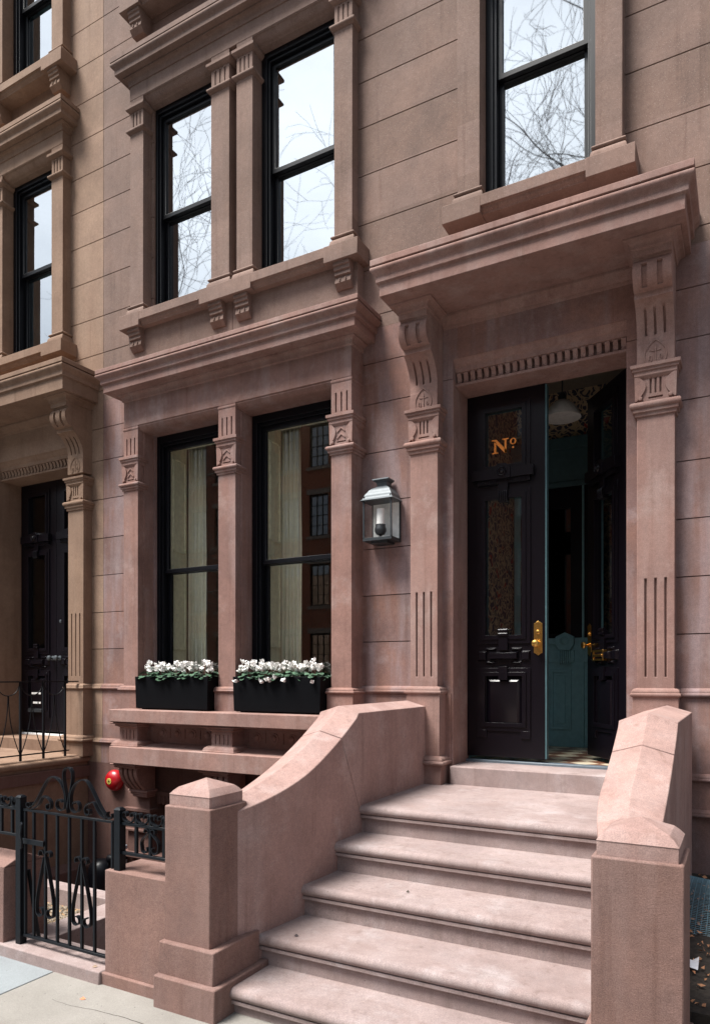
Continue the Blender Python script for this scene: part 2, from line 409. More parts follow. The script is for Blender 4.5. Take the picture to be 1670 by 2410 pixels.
def console(m, x0, x1, dz=0, yp=5.055):
    """door bracket: block, roll with slots, step, sweep with three flutes"""
    f = [(4.845,4.40),(4.845,4.283),(4.872,4.283),(4.872,4.272)]
    for i in range(13):
        a = R(58 - i*148/12); f.append((4.925-.093*math.cos(R(i*150/12-50))*1.0, 4.20-.088*math.sin(R(i*150/12-50))*1.0 - .0))
    f = f[:4] + [(4.925-.095*math.cos(R(a)), 4.185-.100*math.sin(R(a))) for a in range(-58, 75, 11)]
    f += [(4.925,4.088),(4.925,4.050),(4.938,4.046)]
    for i in range(1,10):
        t = i/9; f.append((4.938+(yp-.004-4.938)*math.sin(t*math.pi/2)**.8, 4.046-.19*t))
    f += [(yp-.004,3.80),(yp-.006,3.795),(yp-.006,3.655)]
    f = [(y, z+dz) for y, z in f]
    w = x1-x0; c = (x0+x1)/2
    gr = [(c-w*.27, c-w*.13, 4.105, 4.235, 'a'), (c+w*.13, c+w*.27, 4.105, 4.235, 'a')]
    gr2 = [(c+k*w*.25-w*.035, c+k*w*.25+w*.035, 3.865, 4.01, 'b') for k in (-1,0,1)]
    xs = sorted({x0,x1} | {g[i] for g in gr+gr2 for i in (0,1)})
    def dense(f):
        o = []
        for a, b in zip(f, f[1:]):
            n = max(1, int(abs(a[1]-b[1])/.008)); o += [(a[0]+(b[0]-a[0])*i/n, a[1]+(b[1]-a[1])*i/n) for i in range(n)]
        return o+[f[-1]]
    fd = dense(f)
    for a, b in zip(xs, xs[1:]):
        mid = (a+b)/2; zr = [(g[2]+dz, g[3]+dz) for g in gr+gr2 if g[0] < mid < g[1]]
        if zr: prof = [(y+(.022 if any(l < z < h for l, h in zr) else 0), z) for y, z in fd]
        else: prof = fd
        m.strip(a, b, W+.02, prof)
    # fleur: carved scroll lines in low relief
    zc = 3.735+dz; yy = yp-.008
    for sg in (-1,1):
        pts = [(c+sg*w*a, yy, zc+b) for a, b in ((0,.088),(.10,.070),(.20,.045),(.275,.015),(.30,-.018),(.275,-.050),(.21,-.068),(.14,-.064),(.10,-.044),(.115,-.022),(.155,-.016),(.18,-.030),(.165,-.043))]
        m.tube(pts, .0048, 6)
        m.prism_y(yy-.003, yy+.004, [(c,zc+.012),(c+sg*.022,zc+.024),(c+sg*.036,zc+.016),(c+sg*.02,zc+.012)])
    m.prism_y(yy-.004, yy+.004, [(c-.004,zc-.06),(c+.004,zc-.06),(c+.003,zc+.02),(c+.008,zc+.032),(c,zc+.055),(c-.008,zc+.032),(c-.003,zc+.02)])

def base_prof(zt, zb, d):
    return [(0,zt+.002)] + curve((.004,zt),(d,zt-(zt-zb)*.45),'cavetto') + torus(d*.8, zt-(zt-zb)*.45, zb+.004, d*.45) + [(d*.7,zb),(0,zb-.002)]

def window(parent, x0, x1, z0, z1, yf, zmeet, gm, fm=WBLK, sm=None, name='window', blind=None, curtain=False):
    """double hung window, everything inside the opening"""
    sm = sm or fm
    fr = M(); a = .055
    fr.slab(x0, x1, z0, z1, yf, yf+.05, [(x0+a, x1-a, z0+.03, z1-a-.02)])
    fr.slab(x0+a-.004, x1-a+.004, z0+.026, z1-a-.016, yf+.022, yf+.13, [(x0+a+.022, x1-a-.022, z0+.05, z1-a-.045)])
    fo = fr.build(name, fm, parent, .003)
    b = a+.022; g = .038
    up = M().slab(x0+b-.002, x1-b+.002, zmeet-.035, z1-a-.043, yf+.052, yf+.09, [(x0+b+g, x1-b-g, zmeet+.008, z1-a-.085)]).build('sash', sm, fo, .004)
    lo = M().slab(x0+b-.002, x1-b+.002, z0+.048, zmeet+.012, yf+.094, yf+.128, [(x0+b+g, x1-b-g, z0+.115, zmeet-.04)]).build('sash', sm, fo, .004)
    pane_sheet(x0+b+g-.006, x1-b-g+.006, yf+.071, zmeet+.002, z1-a-.079).build('pane', gm, fo, smooth=False)
    pane_sheet(x0+b+g-.006, x1-b-g+.006, yf+.111, z0+.109, zmeet-.034).build('pane', gm, fo, smooth=False)
    return fo

def upper_unit(par, x0, x1, st, dz=0, lift=0, brackets=(), pairs=True, full=True):
    """second storey windows: x0..x1 is the whole group of pilasters; pairs: two windows"""
    Y2 = 5.064
    if pairs:
        pil = [(x0, x0+.175), (x0+1.028, x0+1.239), (x0+1.322, x0+1.500), (x1-.173, x1)]
        wins = [(pil[0][1], pil[1][0]), (pil[2][1], pil[3][0])]
    else:
        pil = [(x0, x0+.177), (x1-.178, x1)]; wins = [(pil[0][1], pil[1][0])]
    zt = 7.04+lift+dz       # bottom of abacus zone; opening head
    # pilasters
    for a, b in pil:
        m = M(); m.box(a, b, Y2, W+.04, 5.13+dz, 6.95+lift+dz)
        c = (a+b)/2; w = b-a; z0 = 6.99+lift+dz; z1 = 7.16+lift+dz
        grooved_front(m, a+.001, b-.001, z0, z1, Y2+.002, W+.04, [(c+k*w*.26-w*.045, c+k*w*.26+w*.045, z0+.02, z1-.015) for k in (-1,0,1)], .01)
        m.box(a+.002, b-.002, Y2+.003, W+.04, 6.94+lift+dz, 7.0+lift+dz)
        for kk in (-1,0,1):
            pass
        p = m.build('pilaster', st, par, .004)
        m = M()
        m.rings(a, b, Y2, W+.03, [(0,6.992+lift+dz)] + torus(.014, 6.99+lift+dz, 6.955+lift+dz, .018) + [(.01,6.95+lift+dz),(0,6.945+lift+dz)])
        m.build('necking', st, p, .002); m = M()
        m.rings(a, b, Y2, W+.03, [(0,7.212+lift+dz),(.034,7.21+lift+dz),(.034,7.185+lift+dz),(.012,7.165+lift+dz),(0,7.16+lift+dz)])
        m.build('abacus', st, p, .002); m = M()
        m.rings(a, b, Y2, W+.03, [(0,5.245+dz)] + torus(.008, 5.243+dz, 5.215+dz, .016) + curve((.008,5.21+dz),(.032,5.155+dz),'cavetto') + [(.032,5.10+dz)])
        m.build('base_moulding', st, p, .002)
    if pairs:
        M().box(pil[1][1]-.002, pil[2][0]+.002, W-.015, W+.04, 5.1+dz, 7.2+lift+dz).build('mullion_strip', st, par)
    # frieze above with openings' heads
    m = M()
    zh = 7.215+lift+dz; zc = 7.41+lift+dz
    hz = 7.23+lift+dz
    m.box(x0-.001, x1+.001, Y2-.002, W+.03, 7.285+lift+dz, 7.52+lift+dz)
    for a, b in pil: m.box(a+.001, b-.001, Y2+.0005, W+.03, 7.2+lift+dz, 7.286+lift+dz)
    if pairs: m.box(pil[1][1]-.001, pil[2][0]+.001, Y2+.03, W+.03, 7.255+lift+dz, 7.286+lift+dz)
    for a, b in wins:
        m.strip(a-.001, b+.001, W+.06, [(Y2+.001,7.286+lift+dz),(Y2+.004,7.278+lift+dz)] + [(Y2+.012+.055*t, 7.275+lift+dz-.055*math.sin(t*math.pi/2)) for t in (0,.2,.4,.6,.8,1)] + [(Y2+.075,7.212+lift+dz),(Y2+.10,7.208+lift+dz)])
    m.build('frieze', st, par, .003)
    m = M(); T = 7.665+lift+dz
    m.rings(x0-.136, x1+.136, Y2-.136, W+.06, cornice_prof(T, 7.50+lift+dz, 1.0))
    m.rings(x0, x1, Y2, W+.06, bedmould(7.502+lift+dz, 7.41+lift+dz, .05))
    m.build('window_cornice', st, par, .003)
    # windows
    for a, b in wins:
        window(par, a+.002, b-.002, 5.21+dz, 7.235+lift+dz, 5.20, 6.175+dz, GU, WBLK, None if pairs else None)
    # sill with end blocks and brackets
    m = M(); Ys = 4.968; xl, xr = x0-.05, x1+.098
    if not pairs: xl, xr = x0-.085, x1+.092
    m.box(xl, xr, Ys, W+.08, 5.035+dz, 5.118+dz)
    m.slab(xl+.002, xr-.002, 5.075+dz, 5.133+dz, Ys+.001, W+.2, []) if False else None
    blocks = [(xl, pil[0][1]+.035), (pil[-1][0]-.045, xr)] + ([(pil[1][0]-.06, pil[2][1]+.05)] if pairs else [])
    for a, b in blocks: m.box(a-.0015, b+.0015, Ys-.002, W+.04, 4.985+dz, 5.12+dz)
    blocks.sort()
    for (a, b), (c, d) in zip(blocks, blocks[1:]):
        m.strip(b-.003, c+.003, W+.03, [(Ys+.012,5.037+dz)] + [(Ys+.02+.022*(1-math.cos(t*math.pi/2)), 5.03+dz-.028*t) for t in (0,.3,.6,.8,1)] + [(Ys+.045,4.992+dz),(Ys+.06,4.99+dz)])
    m.prism_x(x0+.02, x1-.02, [(Ys+.02,5.118+dz),(5.3,5.118+dz),(5.3,5.215+dz),(5.20,5.215+dz)])
    s_ = m.build('sill', st, par, .004)
    for cx in brackets:
        m = M(); w = .075; z = 4.985+dz
        m.strip(cx-w, cx+w, W+.03, [(Ys+.022,z),(Ys+.022,z-.03),(Ys+.036,z-.033),(Ys+.036,z-.063),(Ys+.052,z-.066),(Ys+.046,z-.100),(Ys+.066,z-.104),(Ys+.052,z-.160),(Ys+.075,z-.185),(Ys+.09,z-.205)])
        for q in (-.032,.022):
            m.box(cx+q, cx+q+.012, Ys+.045, Ys+.075, z-.155, z-.128)
        m.build('bracket', st, s_, .002)

def door_surround(par, sh, st, stw, yh=4.60, zt=4.647, zfb=4.39, hr=.142, k=1.0, dz=0):
    """pilasters, consoles, hood, dentils, reveal and threshold, shifted by sh"""
    pils = [(-2.29+sh, -2.062+sh), (-.632+sh, -.400+sh)]
    Yp = 5.058
    for a, b in pils:
        m = M(); c = (a+b)/2; w = b-a
        grooved_front(m, a, b, 1.512, 3.34, Yp, W+.02, [(c+q*w*.265-.0068, c+q*w*.265+.0068, 1.59, 2.245) for q in (-1,0,1)], .02)
        p = m.build('pilaster', st, par, .004)
        m = M(); capital(m, a, b, Yp, W+.02, 3.325, 3.417, 3.595, 3.665); m.build('capital', st, p, .0025)
        m = M(); console(m, a+.001, b-.001, dz, Yp); m.build('console', st, p, angle=28)
        m = M(); m.rings(a, b, Yp, W+.02, base_prof(1.514, 1.452, .032)); 
        m.rings(a, b, Yp, W+.02, [(.024,1.455),(.024,.98)])
        m.rings(a, b, Yp, W+.02, base_prof(.986, .907, .060)); m.rings(a, b, Yp, W+.02, [(.044,.91),(.044,.765)])
        m.build('pedestal', st, p, .003)
    # hood
    ya = yh; x0, x1 = -2.409+sh-(0 if sh == 0 else .0), pils[1][1]+hr
    m = M(); m.rings(x0, x1, ya, W+.02, cornice_prof(zt, zfb, k))
    for a, b in pils:
        m.rings(a, b, 4.845, W+.02, bedmould(zfb+.002, zfb-.07, .055))
    m.strip(pils[0][1]+.001, pils[1][0]-.001, W+.02, [(W-.055,zfb+.002),(W-.055,zfb-.02)] + [(W-.05+.04*t, zfb-.025-.05*math.sin(t*math.pi/2)) for t in (0,.25,.5,.75,1)] + [(W-.008,zfb-.085),(W-.001,zfb-.1)])
    m.build('door_hood', st, par, .004)
    # door head: moulding, dentils, lintel
    xa, xb = -1.98+sh, -.711+sh
    m = M()
    m.strip(xa-.001, xb+.001, 5.30, [(W+.004,4.052),(W+.014,4.040)] + [(W+.018+.022*t, 4.036-.035*math.sin(t*math.pi/2)) for t in (0,.3,.6,1)] + [(W+.044,3.985),(W+.044,3.962),(W+.062,3.958)])
    m.box(xa-.001, xb+.001, W+.10, 5.30, 3.87, 3.96)
    n = 23; pit = (xb-xa)/n
    for i in range(n):
        xx = xa+pit*(i+.5)
        m.strip(xx-pit*.31, xx+pit*.31, 5.26, [(W+.050,3.957),(W+.050,3.945)] + [(W+.052+.016*math.sin(t*math.pi/2), 3.943-.045*t) for t in (0,.3,.6,1)] + [(W+.058,3.885),(W+.07,3.875)])
    m.box(xa-.001, xb+.001, W+.052, 5.50, 3.855, 3.876)
    m.box(xa-.1, xb+.1, 5.28, 5.50, 3.876, 4.2)
    m.build('door_lintel', st, par, .002)
    # reveals
    each('door_reveal', st, par, [(xa-.2, xa+.003, W+.003, 5.52, .76, 3.897), (xb-.003, xb+.2, W+.003, 5.52, .76, 3.897)], .004)
    m = M(); m.rings(xa+.001, xb-.001, 5.10, 5.47, [(0,.905),(0,.76)]); m.box(xa+.002, xb-.002, 5.45, 5.56, .78, .898)
    m.build('threshold', STS if sh == 0 else st, par, .008)
    M().box(xa+.004, xb-.004, 5.452, 5.54, .90, .925).build('weather_strip', GREY if sh == 0 else WHITE, par, .004)

def leaf(parent, xl, w, y, mat, edge, gl, mirror=False, letters=True, name='door_leaf'):
    """panelled door leaf: local frame at hinge; x to the right of xl"""
    o = bpy.data.objects.new(name, None)
    z0, z1 = .952, 3.852; c = xl+w*.483; gh = .148; fh = .213
    m = M()
    m.slab(xl, xl+w, z0, z1, y, y+.045, [(c-gh, c+gh, 1.90, 3.012), (c-gh, c+gh, 3.255, 3.705), (c-.145, c+.145, 1.165, 1.60)])
    m.box(c-.15, c+.15, y+.018, y+.03, 1.15, 1.61)
    m.rings(c-.093, c+.093, 0, 0, []) if False else None
    body = m.build(name, mat, parent, .002)
    d = M()
    def frame(xa, xb, za, zb, wd, pr):
        d.slab(xa, xb, za, zb, y-pr, y+.012, [(xa+wd, xb-wd, za+wd, zb-wd)])
        d.slab(xa+wd*.55, xb-wd*.55, za+wd*.55, zb-wd*.55, y-pr-.009, y+.010, [(xa+wd+.004, xb-wd-.004, za+wd+.004, zb-wd-.004)])
    frame(c-fh, c+fh, 1.852, 3.066, .062, .012)
    frame(c-fh, c+fh, 3.20, 3.765, .062, .012)
    frame(c-fh, c+fh, 1.16, 1.659, .060, .012)
    # raised bottom panel
    d.add([(c-.148,y+.015,1.17),(c+.148,y+.015,1.17),(c+.148,y+.015,1.595),(c-.148,y+.015,1.595),
           (c-.108,y-.012,1.215),(c+.108,y-.012,1.215),(c+.108,y-.012,1.552),(c-.108,y-.012,1.552)],
          [(0,1,5,4),(1,2,6,5),(2,3,7,6),(3,0,4,7),(4,5,6,7)])
    d.box(c-fh, c-fh+.075, y-.0125, y+.01, 1.105, 1.163); d.box(c+fh-.075, c+fh, y-.0125, y+.01, 1.105, 1.163)
    # cross bar, boss, dentils
    d.box(c-.245, c+.245, y-.052, y+.01, 3.155, 3.235)
    d.box(c-.215, c+.215, y-.028, y+.01, 3.118, 3.156)
    for i in range(26):
        xx = c-.205+i*.0158
        if abs(xx-c) > .045: d.box(xx, xx+.008, y-.036, y-.02, 3.122, 3.154)
    d.prism_y(y-.064, y+.0, [(c-.068,3.15),(c+.068,3.15),(c+.068,3.235),(c+.03,3.268),(c-.03,3.268),(c-.068,3.235)])
    d.lathe((c,y-.064,3.203), [(.036,.004),(.038,-.006),(.033,-.014),(.028,-.006),(.018,-.006),(.017,-.016),(.008,-.022)], 24, 'y')
    # strap with ribs
    d.box(c-.038, c+.038, y-.030, y+.01, 2.972, 3.13)
    for i in range(5):
        xx = c-.034+i*.0155
        d.tube([(xx+.004, y-.033, 3.055), (xx+.004, y-.045, 3.045), (xx+.004, y-.045, 3.0), (xx+.004, y-.034, 2.972)], .0065, 8)
    # lower strap with rolls
    d.box(c-.036, c+.036, y-.028, y+.01, 1.80, 1.95)
    for zz in (1.955, 1.925): d.tube([(c-.037,y-.026,zz),(c+.037,y-.026,zz)], .016, 12)
    # interlaced blocks
    def blk(xa, xb, za, zb, pr):
        d.add([(xa,y+.002,za),(xb,y+.002,za),(xb,y+.002,zb),(xa,y+.002,zb),(xa+.012,y-pr,za+.012),(xb-.012,y-pr,za+.012),(xb-.012,y-pr,zb-.012),(xa+.012,y-pr,zb-.012)],
              [(0,1,5,4),(1,2,6,5),(2,3,7,6),(3,0,4,7),(4,5,6,7)])
    blk(c-fh, c-.135, 1.715, 1.797, .022); blk(c+.135, c+fh, 1.715, 1.797, .022)
    blk(c-.12, c+.12, 1.722, 1.790, .034)
    blk(c-.148, c-.06, 1.795, 1.822, .02); blk(c+.06, c+.148, 1.795, 1.822, .02)
    blk(c-.148, c-.06, 1.690, 1.716, .02); blk(c+.06, c+.148, 1.690, 1.716, .02)
    d.box(c-.036, c+.036, y-.034, y+.01, 1.565, 1.67)
    d.build('carved_mouldings', mat, body, .0025)
    pane_sheet(c-gh-.004, c+gh+.004, y+.023, 1.894, 3.018).build('pane', gl, body, smooth=False)
    pane_sheet(c-gh-.004, c+gh+.004, y+.023, 3.249, 3.711).build('pane', gl, body, smooth=False)
    if edge:
        e = M(); e.slab(xl+.001, xl+w+.014, z0+.001, z1-.001, y+.045, y+.062, [(c-gh, c+gh, 1.90, 3.012), (c-gh, c+gh, 3.255, 3.705)])
        e.box(xl+w+.0005, xl+w+.0145, y+.004, y+.046, z0+.001, z1-.001)
        e.build('inside_face', edge, body, .002)
    if letters:
        t = M(); yy = y+.014; s = .112; bx, bz = c-.098, 3.372
        def P(pts): t.prism_y(yy-.001, yy+.005, [(bx+a*s, bz+b*s) for a, b in pts])
        P([(-.02,0),(.42,0),(.42,.07),(.27,.09),(.27,.80),(.12,.90),(.12,.09),(-.02,.07)])
        P([(-.06,1.0),(.30,1.0),(1.02,.17),(1.02,0),(.88,-.02),(.14,.84),(.12,.92),(-.06,.93)])
        P([(.88,0),(1.02,-.02),(1.02,.91),(1.18,.93),(1.18,1.0),(.72,1.0),(.72,.93),(.88,.91)])
        n = 20
        vs = []; fs = []
        for ry, q in ((1,yy-.001),(1,yy+.005)):
            for rad in (1.0, .62):
                for k in range(n):
                    an = 2*math.pi*k/n; rx = .23*rad if rad == 1 else .12
                    rz = .23 if rad == 1 else .175
                    vs.append((bx+(1.50+rx*math.cos(an))*s, q, bz+(.72+rz*math.sin(an))*s))
        for k in range(n):
            l = (k+1) % n
            fs += [(k,l,n+l,n+k),(2*n+k,3*n+k,3*n+l,2*n+l),(k,2*n+k,2*n+l,l),(n+k,n+l,3*n+l,3*n+k)]
        t.add(vs, fs)
        t.prism_y(yy-.001, yy+.005, [(bx+(1.50+.075*math.cos(a*math.pi/4))*s, bz+(.29+.075*math.sin(a*math.pi/4))*s) for a in range(8)])
        t.build('lettering', GOLD, body, smooth=False)
    return body

def joints(xa, xb, zs): return [(xa, xb, z-.0036, z+.0036) for z in zs]
JL = [1.875,2.255,2.64,3.025,3.43,3.835,4.17]
JU = [4.56,4.95,5.335,5.742,6.14,6.52,6.88,7.265,7.66,8.05,8.44,8.83,9.22,9.61,10.0,10.4]

def facade_wall(par, xa, xb, sh, st, stu, bay=True, apr=True):
    dx0, dx1 = -1.98+sh, -.711+sh
    door = (dx0, dx1, .5, 4.052)
    wn = []
    if bay: wn += [(-5.10,-2.99,1.2,4.1), (-5.12,-3.02,5.0,7.25), (-5.12,-3.02,8.2,10.4)]
    ru = [(-1.73+sh,-.905+sh,5.1,7.25), (-1.73+sh,-.905+sh,8.25,10.4)]
    hs = list(wn)+ru+[door]
    # backing wall and jointed skin
    m = M(); m.slab(xa, xb, .70, 4.45, W+.020, W+.28, [h for h in hs if h[2] < 4.4])
    js = joints(-.402+sh, xb+1, JL) + joints(xa-1, (-2.288+sh if not bay else -5.30), JL)
    if bay: js += joints(-2.775, -2.288, JL)
    js = [(max(a,xa), min(b,xb), c, d) for a,b,c,d in js if min(b,xb) > max(a,xa)]
    js += [(dx0-.085, dx0, 3.898, 3.903), (dx1, dx1+.08, 3.898, 3.903)]
    m.slab(xa, xb, .93, 4.45, W, W+.020, [h for h in hs if h[2] < 4.4]+js)
    m.box(xa, dx0-.012, W-.012, W+.014, .93, 1.46) ; m.box(dx1+.012, xb, W-.012, W+.014, .93, 1.46)
    for a, b in ((xa, dx0-.08), (dx1+.08, xb)):
        m.strip(a, b, W+.01, [(W+d, z) for d, z in [(-p, z) for p, z in base_prof(1.514,1.452,.03)]])
        m.strip(a, b, W+.01, [(W-.012-p, z) for p, z in base_prof(.952,.90,.035)])
        m.box(a, b, W-.03, W+.012, .70, .902)
    m.build('lower_wall', st, par, .0012, angle=30, seg=1)
    m = M(); ju = [j for j in joints(xa, xb, JU)]
    m.slab(xa, xb, 4.45, 10.9, W+.020, W+.28, [h for h in hs if h[3] > 4.5])
    m.slab(xa, xb, 4.45, 10.9, W, W+.020, [h for h in hs if h[3] > 4.5]+ju)
    m.build('upper_wall', stu, par, .0012, angle=30, seg=1)

# ------------------------------------------------------------------ main house
house = thing('brownstone_house', 'pink brown brownstone townhouse with hooded double door and paired tall windows', 'house', (-2.9, 5.17, 0))
facade_wall(house, -5.82, 3.0, 0, STW, STU)
door_surround(house, 0, STP, ST)

# parlour bay
bay = M()
Yb, Xl, Xr = 4.975, -5.32, -2.77
w1, w2 = (-5.131, -4.138), (-3.945, -2.960)
bay.slab(Xl+.004, Xr-.004, 1.275, 4.0, 5.045, W+.03, [(w1[0]+.012, w1[1]-.012, 1.1, 3.985), (w2[0]+.012, w2[1]-.012, 1.1, 3.985)])
bay.slab(w1[0]-.02, w2[1]+.02, 1.10, 4.0, W+.02, 5.34, [(w1[0]+.012, w1[1]-.012, 1.05, 3.985), (w2[0]+.012, w2[1]-.012, 1.05, 3.985)])
bay.box(Xl+.006, Xr-.006, 5.06, W+.02, .90, 1.278)
bay.build('window_bay', ST, house, .003)
fz = M(); fz.box(Xl+.002, Xr-.002, Yb+.001, W+.02, 4.022, 4.42)
for a, b in (w1, w2):
    fz.strip(a-.001, b+.001, W+.05, [(Yb+.001,4.024),(Yb+.012,4.018),(Yb+.012,4.012)] + [(Yb+.006+.05*t, 4.010-.04*math.sin(t*math.pi/2)) for t in (0,.2,.4,.6,.8,1)] + [(Yb+.07,3.966),(Yb+.19,3.962)])
fz.build('frieze', ST, house, .003)
for a, b in ((Xl, w1[0]), (w1[1], w2[0]), (w2[1], Xr)):
    m = M(); c = (a+b)/2; w = b-a
    m.box(a, b, Yb, 5.09, 1.50, 3.41)
    yb2 = W+.02 if b == Xr else 5.09
    m.box(a+.0005, b-.0005, Yb+.001, yb2, 1.28, 3.4)
    grooved_front(m, a, b, 3.72, 3.985, Yb, yb2, [(c+q*w*.27-.007, c+q*w*.27+.007, 3.745, 3.905) for q in (-1,0,1)], .02)
    m.rings(a, b, Yb, yb2, [(-.002,4.024),(.0,4.02)] + torus(-.004, 4.012, 3.982, .010) + [(-.002,3.98)])
    p = m.build('pilaster', ST, house, .004)
    m = M(); capital(m, a, b, Yb, yb2, 3.398, 3.47, 3.65, 3.723, 'chevrons', .036); m.build('capital', ST, p, .0025)
    m = M(); m.rings(a, b, Yb, yb2, base_prof(1.499, 1.447, .035)); m.rings(a, b, Yb, yb2, [(.026,1.45),(.026,1.275)])
    m.build('pedestal', ST, p, .003)
m = M(); m.rings(Xl-.168, Xr+.168, Yb-.207, W+.02, [(d*1.25, z) for d, z in cornice_prof(4.542, 4.331, .84)])
m.rings(Xl, Xr, Yb, W+.02, bedmould(4.335, 4.262, .045))
m.build('parlour_cornice', STP, house, .004)
for a, b in (w1, w2): window(house, a+.013, b-.013, 1.285, 3.968, 5.20, 2.645, GP, WBLK, name='window')

# ledges and frieze of balls below the parlour windows
m = M(); XL0 = -5.245; m.box(XL0, -2.56, 4.725, 5.30, 1.165, 1.281); lg = m.build('ledge', STP, house, .006)
m = M(); m.box(XL0, -2.56, 4.725, 5.08, .775, .934); lg2 = m.build('ledge', STP, house, .006)
m = M()
m.prism_x(-5.10, -2.6, [(4.86,.932),(5.05,.975),(5.1,.975),(5.1,.92)])
m.box(-5.15, -2.6, 5.00, 5.10, .96, 1.17); m.strip(-5.1, -2.6, 5.05, [(4.93,1.167),(4.93,1.15),(4.96,1.13),(4.985,1.125)])
x = -4.83
while x < -2.7:
    m.lathe((x,5.0,1.055), [(.047,.0),(.045,-.006),(.030,-.010),(.028,-.018),(.018,-.026),(.004,-.029)], 16, 'y')
    m.box(x+.088, x+.097, 4.992, 5.01, 1.01, 1.10); x += .184
m.build('ball_frieze', ST, house)
for cx in (-5.105, -3.98, -2.86):
    m = M()
    w = .125; cxx = cx
    m.rings(cxx-w+.01, cxx+w-.01, 4.83, 5.05, [(.065,1.164)]+torus(.052,1.160,1.142,.014)+[(.03,1.138),(.03,1.122),(.0,1.11),(0,1.105)])
    grooved_front(m, cxx-w+.01, cxx+w-.01, .99, 1.108, 4.831, 5.05, [(cxx-w+.01+.046*q-.0045, cxx-w+.01+.046*q+.0045, .998, 1.085) for q in (1,2,3,4)], .010)
    m.rings(cxx-w+.01, cxx+w-.01, 4.832, 5.05, [(0,.992)]+curve((.004,.985),(.055,.945),'cavetto')+[(.06,.943),(.06,.934)])
    m.build('bracket', ST, lg, .002)
for cx in (-5.12, -4.03, -2.95):
    m = M(); w = .115
    m.rings(cx-w, cx+w, 4.82, 5.1, [(.05,.774)]+torus(.04,.770,.748,.012)+[(.022,.744),(.022,.726),(0,.72)])
    fp = [(4.83,.722),(4.826,.68),(4.85,.62),(4.905,.56),(4.94,.53)]
    for i in range(4):
        xa = cx-w+i*(2*w/3.65)
        pts = [(4.835,.72)] + [(4.835-.012*math.cos(t*2.4-1.1)+ (.12*t**1.6), .70-.20*t) for t in [j/8 for j in range(9)]]
        m.strip(xa+.004, xa+.044, 5.05, pts)
    m.strip(cx-w, cx+w, 5.08, [(4.862,.72)]+[(4.865+.12*t**1.6, .70-.20*t) for t in [j/8 for j in range(9)]])
    m.rings(cx-w, cx+w, 4.97, 5.1, [(.005,.502),(.012,.495),(.012,.475),(-.006,.47),(-.006,.452),(-.02,.447),(-.02,.43),(-.03,.42)])
    m.build('console', ST, lg2, .002)
# basement storey
m = M()
m.slab(-6.12, -2.4, -1.25, .705, W-.03, W+.25, [(-5.03,-4.2,-.13,.455),(-3.95,-3.1,-.13,.455)])
for a, b in ((-5.34,-5.05),(-4.18,-3.97)):
    m.box(a, b, 5.05, W, -.13, .45)
    m.rings(a, b, 5.05, W, [(0,.305),(.03,.30),(.03,.27),(.01,.265),(.01,.25),(0,.245)]); m.rings(a, b, 5.05, W, [(0,.13),(.02,.125),(.02,.10),(.035,.095),(.035,.075),(0,.07)])
    for i in range(5): m.box(a+.035+i*.05, a+.035+i*.05+.022, 5.043, 5.06, .155, .235)
m.box(-5.4, -3.0, 4.98, W, -.17, -.13)
for i in range(15):
    xx = -5.0+i*.055; m.lathe((xx, W-.03, .365), [(.024,.01),(.024,-.018),(.012,-.02)], 12, 'y'); m.box(xx-.024, xx+.024, W-.05, W, .367, .43)
m.box(-5.04, -4.18, W-.055, W-.02, .43, .47)
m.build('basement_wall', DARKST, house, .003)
M().box(-5.03, -3.1, W+.08, W+.10, -.13, .455).build('basement_window', WBLK, house)

# second storey
upper_unit(house, -5.326, -2.812, STU, 0, 0, (-5.215, -4.20, -3.91, -2.88), True)
upper_unit(house, -5.326, -2.812, STU, 3.115, 0, (-5.215, -4.20, -3.91, -2.88), True)
upper_unit(house, -1.905, -.723, STU, 0, 0, (), False)
upper_unit(house, -1.905, -.723, STU, 3.115, 0, (-1.8,-.83), False)
m = M(); m.slab(-5.352, -2.766, 4.53, 4.99, 5.07, W+.02, [(-4.056,-4.052,4.53,4.99)]); m.box(-5.351,-2.767,5.085,W+.02,4.53,4.99); m.build('apron_panel', STU, house, .003)
# party walls, floors, roof and back keep the rooms dark
each('floor_slab', DARKIN, house, [(-5.8, -.24, 5.46, 12, z-.12, z) for z in (.78, 4.47, 7.9)])
each('inner_wall', DARKIN, house, [(-5.81, -5.6, 5.46, 12, -1, 10.9), (-.42, -.23, 5.46, 12, -1, 10.9), (-2.28, -2.12, 5.46, 12, .78, 4.4), (-5.81, -.23, 12, 12.2, -1.2, 10.9)])
M().box(-5.81, -.23, W+.02, 12.2, 10.9, 11.1).build('roof', DARKIN, house)
